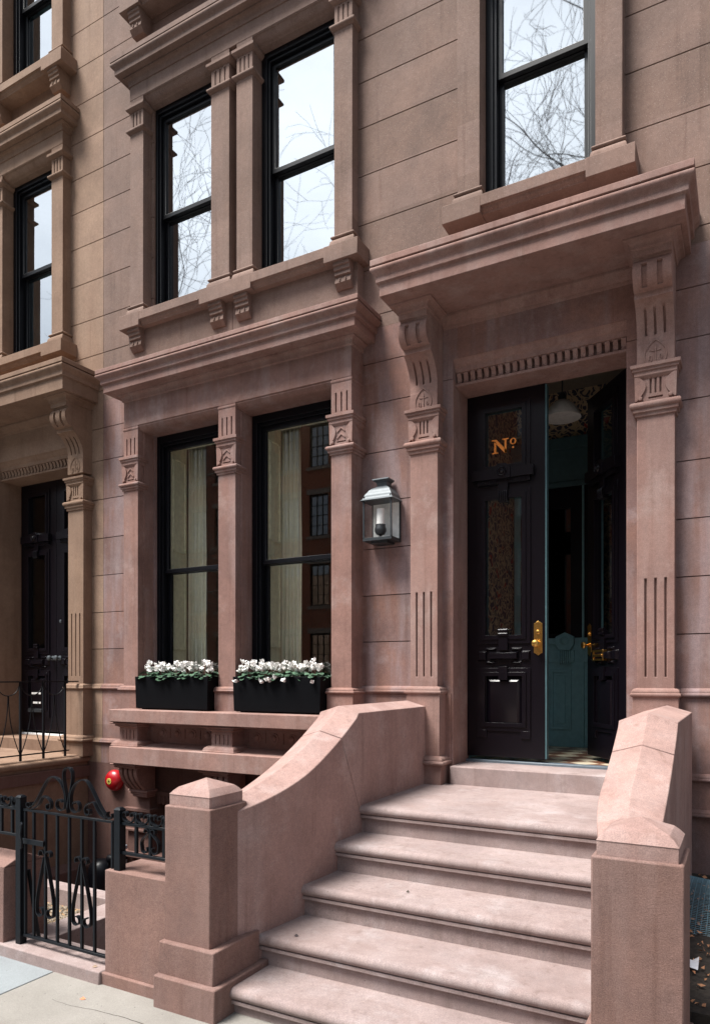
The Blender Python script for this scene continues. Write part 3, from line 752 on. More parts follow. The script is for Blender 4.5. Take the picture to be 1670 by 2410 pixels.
# cream splayed shutters inside the parlour windows and vestibule lining
for a, b in (w1, w2):
    m = M(); xa = a+.09
    m.prism_x(0,0,[(0,0),(0,1),(1,1)]) if False else None
    n = (-.2, .4)
    vs = [(xa,5.335,1.3),(xa-.035,5.60,1.3),(xa-.035,5.60,3.95),(xa,5.335,3.95)]
    m.add([(x,y,z) for x,y,z in vs]+[(x-.05,y,z) for x,y,z in vs], [(0,1,2,3),(7,6,5,4),(0,4,5,1),(1,5,6,2),(2,6,7,3),(3,7,4,0)])
    for (za, zb) in ((1.42,1.75),(1.86,2.72),(2.85,3.80)):
        for f0, f1, q0, q1 in ((.12,.88,za,za+.02),(.12,.88,zb-.02,zb),(.12,.17,za,zb),(.83,.88,za,zb)):
            P = lambda f,z,o: (xa-.035*f+o, 5.335+.265*f+o*.1, z)
            m.add([P(f0,q0,0),P(f1,q0,0),P(f1,q1,0),P(f0,q1,0),P(f0,q0,.014),P(f1,q0,.014),P(f1,q1,.014),P(f0,q1,.014)],
                  [(0,3,2,1),(4,5,6,7),(0,1,5,4),(1,2,6,5),(2,3,7,6),(3,0,4,7)])
    m.box(a-.05, b+.05, 5.345, 5.61, 3.95, 4.0)
    m.build('shutter_lining', CREAM, house, .002)
each('wallpapered_wall', PAPERW, house, [(-2.12,-2.02,5.53,6.95,1.0,4.4), (-.72,-.44,5.53,6.95,1.0,4.4), (-2.05,-.7,6.97,7.0,3.86,4.4)])
M().box(-2.12,-.44,5.5,7.0,4.36,4.4).build('vestibule_ceiling', TEAL, house); each('wainscot', TEAL_LIT, house, [(-2.021,-2.0,5.53,6.9,.9,1.95), (-.735,-.715,5.53,6.9,.9,1.95)]); m = M(); m.box(-2.03,-.7,6.86,6.98,3.76,3.87); m.box(-2.03,-.7,6.89,6.98,3.42,3.77); m.box(-2.03,-.7,6.87,6.98,3.40,3.45)
m.box(-2.0,-1.93,5.6,5.95,1.95,3.9) if False else None
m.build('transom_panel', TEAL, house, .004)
M().box(-2.2,-.6,5.50,7.1,.89,.9155).build('tiled_floor', TILE, house)
# inner door, dark upper glass and teal panels
m = M(); yI = 6.9
m.slab(-2.0, -.74, .916, 3.42, yI, yI+.06, [(-1.90,-1.43,1.99,3.22),(-1.31,-.84,1.99,3.22)])
for c0 in (-1.665, -1.075):
    for xa, xb in ((c0-.21, c0-.02), (c0+.03, c0+.21)):
        m.slab(xa-.01, xb+.01, 1.08, 1.66, yI-.016, yI+.01, [(xa+.02, xb-.02, 1.11, 1.63)])
        m.box(xa+.045, xb-.045, yI-.008, yI+.01, 1.14, 1.60)
    m.box(c0-.25, c0+.25, yI-.03, yI+.01, 1.90, 1.955); m.box(c0-.25, c0+.25, yI-.018, yI+.01, 1.73, 1.84)
m.box(-1.345,-1.325,yI-.02,yI,.92,3.4)
for cx in (-1.50,-1.0):
    m.prism_y(yI-.05, yI, [(cx-.065,1.86),(cx-.045,1.84),(cx+.045,1.84),(cx+.065,1.86),(cx+.085,1.90),(cx+.085,1.97),(cx,2.01),(cx-.085,1.97),(cx-.085,1.90)])
    m.lathe((cx,yI-.05,1.93), [(.04,.002),(.04,-.012),(.03,-.022),(.01,-.03)], 20, 'y')
    for i in range(6): m.box(cx-.055+i*.019, cx-.055+i*.019+.011, yI-.038, yI, 1.71, 1.84)
idr = m.build('inner_door', TEAL_LIT, house, .003)
pane_sheet(-1.90,-.84,yI+.033,1.98,3.23).build('pane', glass('inner_door_glass',.10,.02,(.25,.27,.27)), idr, smooth=False)
m = M(); m.slab(-1.93,-.82,1.96,3.42,yI-.012,yI+.02,[(-1.88,-1.45,2.0,3.20),(-1.29,-.86,2.0,3.20)]); m.build('glazing_frame', WBLK, idr, .003)

# outer doors
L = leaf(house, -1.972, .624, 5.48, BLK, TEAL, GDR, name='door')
m = M()
def plate(m, x, y, z0, z1, w):
    c = x
    m.prism_y(y-.006, y, [(c-w,z0+.02),(c-w*.6,z0+.015),(c,z0),(c+w*.6,z0+.015),(c+w,z0+.02),(c+w,z1-.02),(c+w*.6,z1-.015),(c,z1),(c-w*.6,z1-.015),(c-w,z1-.02)])
    m.lathe((c,y-.006,z1-.088), [(.018,.0),(.018,-.006),(.012,-.008),(.012,-.012),(.003,-.012)], 20, 'y')
m = M(); plate(m, -1.399, 5.479, 1.755, 2.023, .033); kn = m.build('lock_plate', BRASS, L, .0015)
m = M(); m.lathe((-1.409,5.472,1.846), [(.022,0),(.022,-.006),(.010,-.010),(.010,-.028),(.022,-.036),(.028,-.048),(.025,-.060),(.012,-.066),(.004,-.067)], 24, 'y'); m.build('door_knob', BRASS, kn)
# right leaf: built flat, then swung inward on its hinge
hx, hy = -.752, 5.485
piv = bpy.data.objects.new('door', None)
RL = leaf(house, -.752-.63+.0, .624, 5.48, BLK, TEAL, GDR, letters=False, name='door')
m = M(); plate(m, -.752-.63+.045, 5.479, 1.755, 2.023, .033); rp = m.build('lock_plate', BRASS, RL, .0015)
m = M(); m.lathe((-.752-.585,5.472,1.846), [(.022,0),(.022,-.006),(.010,-.010),(.010,-.028),(.022,-.036),(.028,-.048),(.025,-.060),(.012,-.066),(.004,-.067)], 24, 'y'); m.build('door_knob', BRASS, rp)
m = M(); m.slab(-1.225,-1.045,1.715,1.800,5.444,5.478,[(-1.21,-1.06,1.73,1.785)]); m.box(-1.212,-1.058,5.452,5.478,1.728,1.787)
m.tube([(-1.21,5.452,1.757),(-1.06,5.452,1.757)],.014,10); ms = m.build('mail_slot', BRASS, RL, .002)
def swing(o, px, py, ang):
    """rotate the leaf about a vertical hinge, keeping world-built meshes"""
    base = house.location
    hxl, hyl = px-base.x, py-base.y
    ca, sa = math.cos(ang), math.sin(ang)
    o.rotation_euler = (0,0,ang)
    o.location = (hxl-(ca*hxl-sa*hyl), hyl-(sa*hxl+ca*hyl), 0)
swing(RL, hx, hy, -R(54))
bpy.data.objects.remove(piv)

# curtains
for a, b, lbl in ((-5.10,-4.86,'cream curtain inside the left parlour window'), (-3.92,-3.69,'cream curtain inside the right parlour window, nearer the lantern')):
    m = M(); n = 60; vs = []; fs = []
    for k, (z, s) in enumerate(((1.05,1.06),(1.9,1.0),(2.8,.97),(3.5,.95),(3.98,.95))):
        for i in range(n+1):
            t = i/n; xx = a+(b-a)*s*t + .006*math.sin(9*t+z*2)
            vs.append((xx, 5.655+.026*math.sin(t*math.pi*11+.5*math.sin(z*1.4))+.01*math.sin(t*37), z))
    for k in range(4):
        for i in range(n): q = k*(n+1)+i; fs.append((q,q+1,q+n+2,q+n+1))
    m.add(vs, fs); o = m.build('curtain', CLOTH, None, angle=80)
    sd = o.modifiers.new('Solid','SOLIDIFY'); sd.thickness = .004
    tag(o, lbl, 'curtain', 'cream parlour curtains')

# pendant lamp in the vestibule
pl = thing('pendant_lamp', 'white bell shaped pendant lamp hanging inside the open front door', 'lamp', (-1.36,6.2,3.9))
cx, cy = -1.365, 6.15
m = M(); m.lathe((cx,cy,3.80), [(.155,0),(.152,.012),(.14,.045),(.105,.10),(.06,.14),(.032,.155),(.03,.16),(.028,.155),(.055,.135),(.10,.095),(.135,.042),(.150,.002)], 40); m.build('lamp_shade', WHITE, pl)
m = M(); m.lathe((cx,cy,3.955), [(.034,0),(.036,.03),(.02,.06),(.006,.07),(.006,.40)], 20); m.build('stem', LEADD, pl)
m = M(); m.lathe((cx,cy,3.80), [(.002,-.005),(.03,.0),(.048,.03),(.045,.06),(.02,.10),(.018,.14)], 20); m.build('bulb', WHITE, pl)

# ------------------------------------------------------------------ neighbouring house
nbh = thing('brownstone_house', 'tan brownstone townhouse with closed black double door at the left edge', 'house', (-7.0, 5.17, 0))
facade_wall(nbh, -8.6, -5.823, PER, NB, NB, bay=False)
door_surround(nbh, PER, NBD, NB, yh=4.68, zt=4.73, zfb=4.44, dz=.05)
upper_unit(nbh, -1.905+PER, -.723+PER, NBD, 0, -.05, (), False)
upper_unit(nbh, -1.905+PER, -.723+PER, NBD, 3.03, 0, (-1.78+PER, -.80+PER), False)
each('inner_wall', DARKIN, nbh, [(-8.6,-5.825,6.6,6.8,-1,11), (-5.99,-5.83,W+.29,6.6,.8,10.9)]); M().box(-8.6,-5.83,W+.02,6.8,10.9,11.0).build('roof', DARKIN, nbh); each('floor_slab', DARKIN, nbh, [(-8.6,-5.99,5.46,6.6,4.45,4.6), (-8.6,-5.99,5.46,6.6,7.8,7.9)])
for zz, z2 in ((5.3,7.1),(8.3,10.1)):
    m = M(); i = 0; z = zz
    while z < z2: m.box(-7.32,-6.5,5.40,5.425,z,z+.006); z += .022
    m.box(-7.32,-7.20,5.39,5.43,zz,z2); m.build('blind', BLIND, nbh)
NL = leaf(nbh, -1.972+PER, .624, 5.48, BLK, None, GDR, letters=False, name='door')
NR = leaf(nbh, -1.343+PER, .624, 5.48, BLK, None, GDR, letters=False, name='door')
for kx, pp in ((-1.40+PER, NL), (-1.285+PER, NR)):
    m = M(); m.lathe((kx,5.478,1.80), [(.028,0),(.028,-.008),(.010,-.014),(.010,-.034),(.024,-.042),(.030,-.056),(.026,-.070),(.010,-.078)], 24, 'y'); m.build('door_knob', LEAD, pp)
m = M(); m.lathe((-1.27+PER,5.478,2.22), [(.02,0),(.02,-.008),(.012,-.012)], 20, 'y'); m.build('lock', LEAD, NR)
for z in (1.38, 1.27):
    each('sticker', WHITE, NL, [(-1.76+PER,-1.655+PER,5.462,5.466,z,z+.022), (-1.635+PER,-1.60+PER,5.462,5.466,z,z+.022)])
m = M(); m.box(-1.80+PER,-1.56+PER,5.44,5.466,1.17,1.21); m.build('mail_slot', LEADD, NL, .003)
m = M(); m.box(-2.0+PER,-1.985+PER,5.28,5.34,1.72,2.0); m.build('bell_plate', LEADD, nbh, .002)

# ------------------------------------------------------------------ stoop
stoop = thing('stoop', 'pale worn brownstone stoop with rounded treads and curving side walls', 'stoop', (-1.37, 3.8, -.04))
STEPS = [(3.975,.767,5.12), (3.66,.594,4.2), (3.33,.421,3.9), (2.985,.248,3.6), (2.70,.088,3.3)]
XC = -1.37
for i, (y, z, yb) in enumerate(STEPS):
    hw = (.83,.83,.83,.90,.805)[i]
    prof = [(y+.030,z)]
    prof = [(y+.040, z-.0)] + [(y+.030-.030*math.sin(a), z-.030+.030*math.cos(a)) for a in [R(q) for q in range(8,180,14)]] + \
           [(y+.024,z-.060),(y+.012,z-.062),(y+.012,z-.078),(y+.034,z-.080)]
    prof += [(y+.034, z-.19 if i < 4 else -.05)]
    m = M(); m.strip(XC-hw, XC+hw, y+.40 if i else 5.12, prof); m.build('step', STS, stoop, .0, angle=40)
PR = [(5.05,1.362),(4.5,1.361),(3.965,1.36),(3.955,1.355),(3.77,1.235),(3.6,1.152),(3.45,1.080),(3.3,1.022),(3.1,.965),(2.95,.928),(2.84,.908)]
def zprof(y):
    if y < 3.957: q = y-2.84; return .905+.155*q+.21*q*q
    for (a, za), (b, zb) in zip(PR, PR[1:]):
        if b <= y <= a: return za+(zb-za)*(a-y)/(a-b)
    return PR[-1][1]
def xin(y):
    t = max(0, min(1, (3.42-y)/.58)); return .785+.105*t**1.6
def cheek(sgn):
    def loft(ys, botshift, zb=-.05):
        m = M(); vs = []; fs = []
        for k, y in enumerate(ys):
            xi = xin(y); xo = 1.073
            z = zprof(y); zr = z+.043
            yb = y+botshift[k]
            for (xx, yy, zz) in ((xi,yb,zb),(xi,y,z),((xi+xo)/2,y-.015,zr),(xo,y,z),(xo,yb,zb)):
                vs.append((XC+sgn*xx, yy, zz))
        n = len(ys)
        for k in range(n-1):
            for j in range(4): fs.append((k*5+j, k*5+j+1, (k+1)*5+j+1, (k+1)*5+j))
            fs.append((k*5+4, k*5, (k+1)*5, (k+1)*5+4))
        fs.append((0,1,2,3,4)); e = (n-1)*5; fs.append((e+4,e+3,e+2,e+1,e))
        return m.add(vs, fs)
    ya = [5.04,4.8,4.4,4.1,3.965,3.94,3.90,3.86,3.82,3.78,3.745]
    bs = [0,.1,.35,.5,.565,.575,.59,.605,.617,.627,.635]
    u = loft(ya, bs, -.05).build('cheek_wall', CHK, stoop, .004, angle=20)
    yb_ = [3.74-.045*k for k in range(21)]
    bs2 = [.635*max(0, 1-k/17)**.9 for k in range(21)]
    l = loft(yb_, bs2, -.05).build('cheek_wall_lower_block', CHK, u, .004, angle=20)
    return u
cheek(-1); cheek(1)

def newel(xa, xb, capn):
    m = M(); m.rings(xa, xb, 2.648, 2.94, [(0,.95),(0,.27)], True)
    m.rings(xa-(.010 if capn == 0 else .045), xb+(.046 if capn == 0 else .012), 2.617, 2.985, [(0,.277),(0,.11)], True)
    m.rings(xa-(.016 if capn == 0 else .080), xb+(.079 if capn == 0 else .016), 2.585, 3.02, [(0,.118),(0,-.06)], True)
    p = m.build('newel_post', STN, stoop, .007)
    m = M(); cxx, cyy = (xa+xb)/2, 2.794; i = .017
    m.box(xa+i, xb-i, 2.648+i, 2.94-i, .945, 1.005)
    vs = []; N = 9; hx, hy = (xb-xa)/2-i+.003, .146-i+.003
    for k in range(N):
        t = k/(N-1); s = 1-t; z = 1.003+ .072*(1-(1-t)**1.0) + .010*math.sin(t*math.pi) 
        s = (1-t)
        z = 1.003 + .022*min(1,t*5) + .055*t
        vs += [(cxx-hx*s-1e-4,cyy-hy*s-1e-4,z),(cxx+hx*s+1e-4,cyy-hy*s-1e-4,z),(cxx+hx*s+1e-4,cyy+hy*s+1e-4,z),(cxx-hx*s-1e-4,cyy+hy*s+1e-4,z)]
    fs = [(3,2,1,0)]
    for k in range(N-1):
        for j in range(4): l = (j+1)%4; fs.append((k*4+j,k*4+l,(k+1)*4+l,(k+1)*4+j))
    m.add(vs, fs); m.build('cap', CHK, p, .003, angle=15)
    return p
newel(-2.547,-2.254,0); newel(-.487,-.18,1)

# ------------------------------------------------------------------ neighbour stoop and railing
ns_ = thing('stoop', 'tan stoop landing with rounded nosing beside the areaway, seen behind the iron gate', 'stoop', (-7.0,4.0,0))
m = M()
m.box(-8.6,-6.02,3.6,5.16,-1.2,.66)
m.rings(-8.6,-6.02,3.6,5.13,[(0,.78),(.008,.765)]+torus(.012,.765,.70,.03)+[(.006,.695),(.006,.675),(0,.66)],True)
m.build('landing', NBD, ns_, .003)
m = M(); m.box(-6.03,-5.985,3.55,5.15,.55,.665); m.box(-6.04,-5.90,3.2,5.15,-1.25,-.36); m.prism_y(3.2,5.15,[(-6.03,-.30),(-5.90,-.36),(-6.03,-.37)])
m.add([(-6.03,2.9,.1),(-6.0,2.9,.1),(-6.0,3.6,.66),(-6.03,3.6,.66),(-6.03,2.9,-1.2),(-6.0,2.9,-1.2),(-6.0,3.6,-1.2),(-6.03,3.6,-1.2)],[(0,1,2,3),(4,7,6,5),(0,4,5,1),(1,5,6,2),(2,6,7,3),(3,7,4,0)])
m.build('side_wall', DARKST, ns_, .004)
rl = thing('iron_railing', 'thin black iron railing with looped bars on the tan landing', 'railing', (-6.06,4.4,.78))
X = -6.055
m = M(); m.box(X-.018,X+.018,3.6,5.04,1.533,1.545); m.build('top_rail', IRON, rl)
m = M(); m.box(X-.008,X+.008,3.6,4.93,.83,.842); m.build('bottom_rail', IRON, rl)
ys = [4.885-.2535*i for i in range(6)]
for y in ys:
    m = M(); m.box(X-.009,X+.009,y-.009,y+.009,.775,1.535); m.build('bar', IRON, rl)
for y in ys[:-1]:
    m = M(); c = y-.127; r = .118
    m.tube([(X,c+r*math.cos(a),1.53-r*1.05*math.sin(a)) for a in [R(q) for q in range(0,181,15)]], .005, 6)
    for s in (-1,1):
        m.tube([(X,c+s*(.004+.12*(t**2.2)),1.405-.565*t) for t in [i/12 for i in range(13)]], .005, 6)
    m.build('scroll', IRON, rl)

# ------------------------------------------------------------------ areaway, gate and low walls
# low wall block beside the newel, pillar at the far side, gate step
m = M(); m.rings(-2.985,-2.53,2.66,2.92,[(0,.565),(0,-.05)],True); m.rings(-3.0,-2.53,2.642,2.94,[(0,.022),(0,-.06)],True)
o = m.build('low_wall', STN, None, .006); tag(o, 'low brownstone wall block between the iron gate and the left newel post', 'low wall')
m = M(); m.box(-4.6,-3.812,2.645,2.93,-.05,.47); m.prism_x(-4.6,-3.811,[(2.645,.468),(2.93,.468),(2.79,.53)]); m.box(-4.62,-3.83,2.55,2.645,-.04,.02) if False else None
m.rings(-4.6,-3.812,2.645,2.93,[(0,.47),(0,.46)],True)
o = m.build('low_wall', STN, None, .006); tag(o, 'gable topped low brownstone wall at the left edge beside the gate', 'low wall')
m = M(); m.box(-4.6,-2.99,2.625,2.86,-.06,.028); o = m.build('gate_step', STS, None, .008); tag(o, 'flat stone slab step under the iron gate', 'step')

def scroll(cx, cz, r0, a0, turns, sgn, n=18, k=.62, y=2.696):
    pts = []
    for i in range(n+1):
        t = i/n; a = a0+sgn*turns*2*math.pi*t; r = r0*(1-k*t)
        pts.append((cx+r*math.cos(a), y, cz+r*math.sin(a)))
    return pts
Yg = 2.696
def flatbar(m, pts, hw=.0115, th=.0028): m.tube(pts, 0, flat=(hw, th, (0,1,0)))
def bez(p, n=14):
    o = []
    for i in range(n+1):
        t = i/n; u = 1-t
        o.append((p[0][0]*u**3+3*p[1][0]*u*u*t+3*p[2][0]*u*t*t+p[3][0]*t**3, Yg, p[0][1]*u**3+3*p[1][1]*u*u*t+3*p[2][1]*u*t*t+p[3][1]*t**3))
    return o
gate = thing('iron_gate', 'black wrought iron gate with scrolled crest and slim bars', 'gate', (-3.35,Yg,.03))
m = M(); m.box(-3.692,-2.955,Yg-.010,Yg+.010,.808,.822); m.build('rail', IRON, gate, .002)
m = M(); m.box(-3.692,-2.955,Yg-.010,Yg+.010,.074,.09); m.build('rail', IRON, gate, .002)
for x in (-3.612,-3.508,-3.405,-3.302,-3.200,-3.100,-3.00)[:7]:
    pass
gx = [-3.614,-3.523,-3.429,-3.329,-3.231,-3.135]
import itertools
gx = [-3.606 + i*(.604/6) for i in range(7)]
for x in gx[:6]:
    m = M(); m.box(x-.0075,x+.0075,Yg-.0075,Yg+.0075,.085,.812); m.build('bar', IRON, gate, .0015)
m = M(); m.box(-3.688,-3.674,Yg-.008,Yg+.008,.085,.812); m.build('bar', IRON, gate, .0015)
m = M(); m.box(-2.972,-2.958,Yg-.008,Yg+.008,.085,.812); m.build('bar', IRON, gate, .0015)
for xc in (gx[1], gx[4]):     # lyre scrolls on bars two and five
    m = M()
    for s in (-1,1):
        pts = bez([(xc+s*.008,.560),(xc+s*.05,.40),(xc+s*.085,.30),(xc+s*.072,.245)],12)
        pts += scroll(xc+s*.040,.245,.034,0 if s>0 else math.pi,.78,-s,16,.45)[1:]
        flatbar(m, pts)
        flatbar(m, scroll(xc+s*.030,.575,.024,math.pi if s>0 else 0,.62,-s,12,.3))
    m.build('scroll', IRON, gate)
cxg = (-3.69-2.957)/2+.01
m = M()
for s in (-1,1):
    e = cxg+s*.355
    # sweep from the end curl up to the crown and round into the big volute
    flatbar(m, scroll(e-s*.022,.850,.024,math.pi/2+s*.9,.70,s,12,.35)[::-1] + bez([(e-s*.03,.832),(e-s*.11,.86),(cxg+s*.19,1.03),(cxg+s*.125,1.025)],14)[1:] + bez([(cxg+s*.125,1.025),(cxg+s*.06,1.02),(cxg+s*.012,.96),(cxg+s*.022,.88)],12)[1:] + scroll(cxg+s*.064,.875,.042,math.pi if s>0 else 0,.92,s,20,.5)[1:])
    flatbar(m, bez([(e-s*.05,.829),(e-s*.13,.835),(e-s*.13,.93),(cxg+s*.19,.905)],12) + bez([(cxg+s*.19,.905),(cxg+s*.155,.90),(cxg+s*.135,.88),(cxg+s*.140,.855)],8)[1:] + scroll(cxg+s*.162,.853,.022,math.pi if s>0 else 0,.8,s,14,.45)[1:])
    flatbar(m, bez([(cxg,.83),(cxg+s*.0,.93),(cxg+s*.048,1.0),(cxg+s*.034,1.06)],14) + bez([(cxg+s*.034,1.06),(cxg+s*.022,1.085),(cxg,1.085),(cxg-s*.002,1.085)],5)[1:])
m.build('crest_scroll', IRON, gate)
m = M(); m.box(-3.70,-3.50,Yg-.022,Yg-.010,.622,.652); m.tube([(-3.69,Yg-.02,.60),(-3.665,Yg-.04,.60),(-3.655,Yg-.045,.64),(-3.665,Yg-.045,.68),(-3.655,Yg-.045,.74),(-3.675,Yg-.03,.745),(-3.69,Yg-.03,.72)], .007, 8); m.build('latch', IRON, gate, .002)
for x, lbl in ((-3.722,'square black iron post at the latch side of the gate'), (-2.912,'square black iron post at the hinge side of the gate')):
    m = M(); m.box(x-.022,x+.022,Yg-.022,Yg+.022,.02,.885)
    m.add([(x-.025,Yg-.025,.885),(x+.025,Yg-.025,.885),(x+.025,Yg+.025,.885),(x-.025,Yg+.025,.885),(x-.012,Yg-.012,.899),(x+.012,Yg-.012,.899),(x+.012,Yg+.012,.899),(x-.012,Yg+.012,.899)],[(3,2,1,0),(4,5,6,7),(0,1,5,4),(1,2,6,5),(2,3,7,6),(3,0,4,7)])
    o = m.build('gate_post', IRON, None, .002); tag(o, lbl, 'gate post', 'iron gate posts')
m = M(); m.tube([(-3.715,2.74,.45),(-3.70,2.76,.25),(-3.672,2.78,.03)], .011, 8); o = m.build('stay_bar', IRON, None); tag(o, 'slanting iron stay bar leaning behind the latch side gate post', 'stay bar')

def fence(x0, x1, bars, lyre, label):
    f = thing('iron_fence', label, 'fence', ((x0+x1)/2,Yg,.6))
    for z in (.815,.660): M().box(x0,x1,Yg-.010,Yg+.010,z-.008,z+.008).build('rail', IRON, f, .002)
    for x in bars:
        m = M(); m.box(x-.0075,x+.0075,Yg-.0075,Yg+.0075,.66,.868); m.add([(x-.008,Yg-.008,.868),(x+.008,Yg-.008,.868),(x+.008,Yg+.008,.868),(x-.008,Yg+.008,.868),(x,Yg,.884)],[(0,1,4),(1,2,4),(2,3,4),(3,0,4)])
        m.build('bar', IRON, f)
    for a, b in zip([x0]+bars, bars+[x1]):
        c = (a+b)/2; h = min((b-a)/2-.006,.045); m = M()
        for s in (-1,1):
            flatbar(m, [(c+h*math.sin(t)*s, Yg, .863-.038*math.cos(t)) for t in [R(q) for q in range(0,95,15)]] + scroll(c+s*(h-.018),.863,.018,0 if s>0 else math.pi,.62,s,10,.4)[1:])
        m.build('scroll', IRON, f)
    for x in lyre:
        m = M()
        for s in (-1,1):
            flatbar(m, bez([(x+s*.006,.795),(x+s*.02,.76),(x+s*.075,.755),(x+s*.058,.705)],10)+scroll(x+s*.033,.70,.026,0 if s>0 else math.pi,.6,-s,12,.4)[1:])
            flatbar(m, scroll(x+s*.024,.79,.017,math.pi if s>0 else 0,.6,-s,8,.3))
        m.build('scroll', IRON, f)
fence(-2.892,-2.545,[-2.79,-2.69,-2.60][:2]+[-2.595],[-2.69],'short black iron fence with curls on the low wall between gate and newel post')
fence(-4.5,-3.745,[-3.80,-3.90,-4.0,-4.1,-4.2,-4.3,-4.4][::-1],[], 'black iron fence with curled tops over the low wall at the left edge')

# kerbs, gravel and pit of the areaway
m = M(); m.box(-3.93,-3.70,2.86,3.577,-1.2,.0); m.box(-5.9,-2.5,3.575,3.71,-1.2,.001); o = m.build('areaway_kerb', STS, None, .006)
tag(o, 'pale stone kerb edging the gravel bed behind the iron gate', 'kerb')
m = M(); m.box(-5.95,-3.92,2.86,3.58,-.4,-.12); struct(m.build('gravel_bed', GRAVB, None))
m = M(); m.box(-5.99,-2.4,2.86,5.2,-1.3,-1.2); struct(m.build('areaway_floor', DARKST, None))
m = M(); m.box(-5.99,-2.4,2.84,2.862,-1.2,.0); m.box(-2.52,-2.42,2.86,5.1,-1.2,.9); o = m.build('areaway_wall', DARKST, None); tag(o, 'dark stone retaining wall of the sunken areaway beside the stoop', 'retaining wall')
random.seed(3)
m = M()
for i in range(2600):
    x = random.uniform(-5.5,-3.94); y = random.uniform(2.9,3.56); r = random.uniform(.007,.017); z = -.12+r*.4
    a = random.uniform(0,6.28); q = []
    for (dx,dy,dz) in ((1,0,0),(-1,0,0),(0,1,0),(0,-1,0),(0,0,.7),(0,0,-.7)):
        j = random.uniform(.7,1.25)*r; q.append((x+(dx*math.cos(a)-dy*math.sin(a))*j, y+(dx*math.sin(a)+dy*math.cos(a))*j, z+dz*j))
    m.add(q, [(0,2,4),(2,1,4),(1,3,4),(3,0,4),(2,0,5),(1,2,5),(3,1,5),(0,3,5)])
o = m.build('gravel', GRAV, None, smooth=False); o['kind'] = 'stuff'; o['label'] = 'loose tan gravel behind the iron gate'

# alarm bell, meter, box
ab = thing('alarm_bell', 'round red alarm bell on the basement wall left of the ledge', 'alarm bell', (-5.62,5.12,.53))
m = M(); m.lathe((-5.60,W-.03,.535), [(.105,0),(.108,-.02),(.104,-.045),(.090,-.068),(.062,-.086),(.03,-.095),(.004,-.097)], 36, 'y'); m.build('gong', RED, ab, angle=60)
m = M(); m.lathe((-5.60,W-.124,.535), [(.030,.006),(.030,-.004),(.002,-.0045)], 24, 'y'); m.build('badge', YEL, ab)
m = M(); m.lathe((-5.60,W-.128,.535), [(.011,.002),(.009,-.004),(.002,-.005)], 8, 'y'); 
for k in range(8):
    a = k*math.pi/4; m.box(-5.60+.02*math.cos(a)-.003,-5.60+.02*math.cos(a)+.003,W-.1305,W-.125,.535+.02*math.sin(a)-.003,.535+.02*math.sin(a)+.003)
m.build('badge_mark', WBLK, ab)
m = M(); m.box(-5.70,-5.50,W-.032,W-.0,.45,.62) if False else m.lathe((-5.60,W-.03,.535),[(.06,.0),(.06,.03)],20,'y'); m.build('back_plate', LEADD, ab)
gm = thing('gas_meter', 'black domed meter with pipe at the foot of the basement wall', 'meter', (-5.66,5.0,-.4))
m = M(); m.lathe((-5.64,4.98,-.75), [(.13,0),(.13,.36),(.125,.42),(.10,.475),(.06,.505),(.01,.515)], 28); m.build('housing', WBLK, gm)
m = M(); m.tube([(-5.56,4.98,-.32),(-5.46,4.99,-.22),(-5.42,5.02,-.22),(-5.42,5.10,-.22)], .022, 10); m.lathe((-5.50,4.98,-.22),[(.04,-.03),(.045,0),(.04,.03)],16,'x'); m.build('pipe', WBLK, gm)
m = M(); m.box(-5.53,-5.42,5.0,5.12,-.32,-.10); o = m.build('utility_box', simple('grey_blue_box',(.30,.34,.40),.5), None, .006); tag(o, 'small grey utility box beside the black meter', 'utility box')

# ------------------------------------------------------------------ planters with cyclamen
def planter(x0, x1, label):
    p = thing('planter_box', label, 'planter', ((x0+x1)/2,4.95,1.285), 'black planter boxes on the window ledge')
    y0, y1, z0, z1 = 4.85, 5.085, 1.293, 1.590; t = .012; e = .006
    m = M(); vs = []
    def ring(zz, ins, tp): return [(x0+ins+tp,y0+ins+tp,zz),(x1-ins-tp,y0+ins+tp,zz),(x1-ins-tp,y1-ins-tp,zz),(x0+ins+tp,y1-ins-tp,zz)]
    lv = [ring(z0,0,e),ring(z1,0,0),ring(z1,t,0),ring(z1-.04,t,0)]
    for r_ in lv: vs += r_
    fs = [(3,2,1,0)]
    for k in range(3):
        for j in range(4): l = (j+1)%4; fs.append((k*4+j,k*4+l,(k+1)*4+l,(k+1)*4+j))
    fs.append((12,13,14,15)); m.add(vs, fs); m.build('box', PLANT, p, .004)
    m = M(); m.box(x0+.012,x1-.012,y0+.012,y1-.012,z1-.05,z1-.022); m.build('potting_soil', SOIL, p)
    for a in (x0+.06, x1-.12):
        m = M(); m.box(a,a+.06,y0+.03,y1-.03,1.281,1.30); m.build('foot', PLANT, p)
planter(-5.04,-4.157,'black planter box of white cyclamen under the left parlour window')
planter(-3.876,-2.988,'black planter box of white cyclamen nearer the stoop')
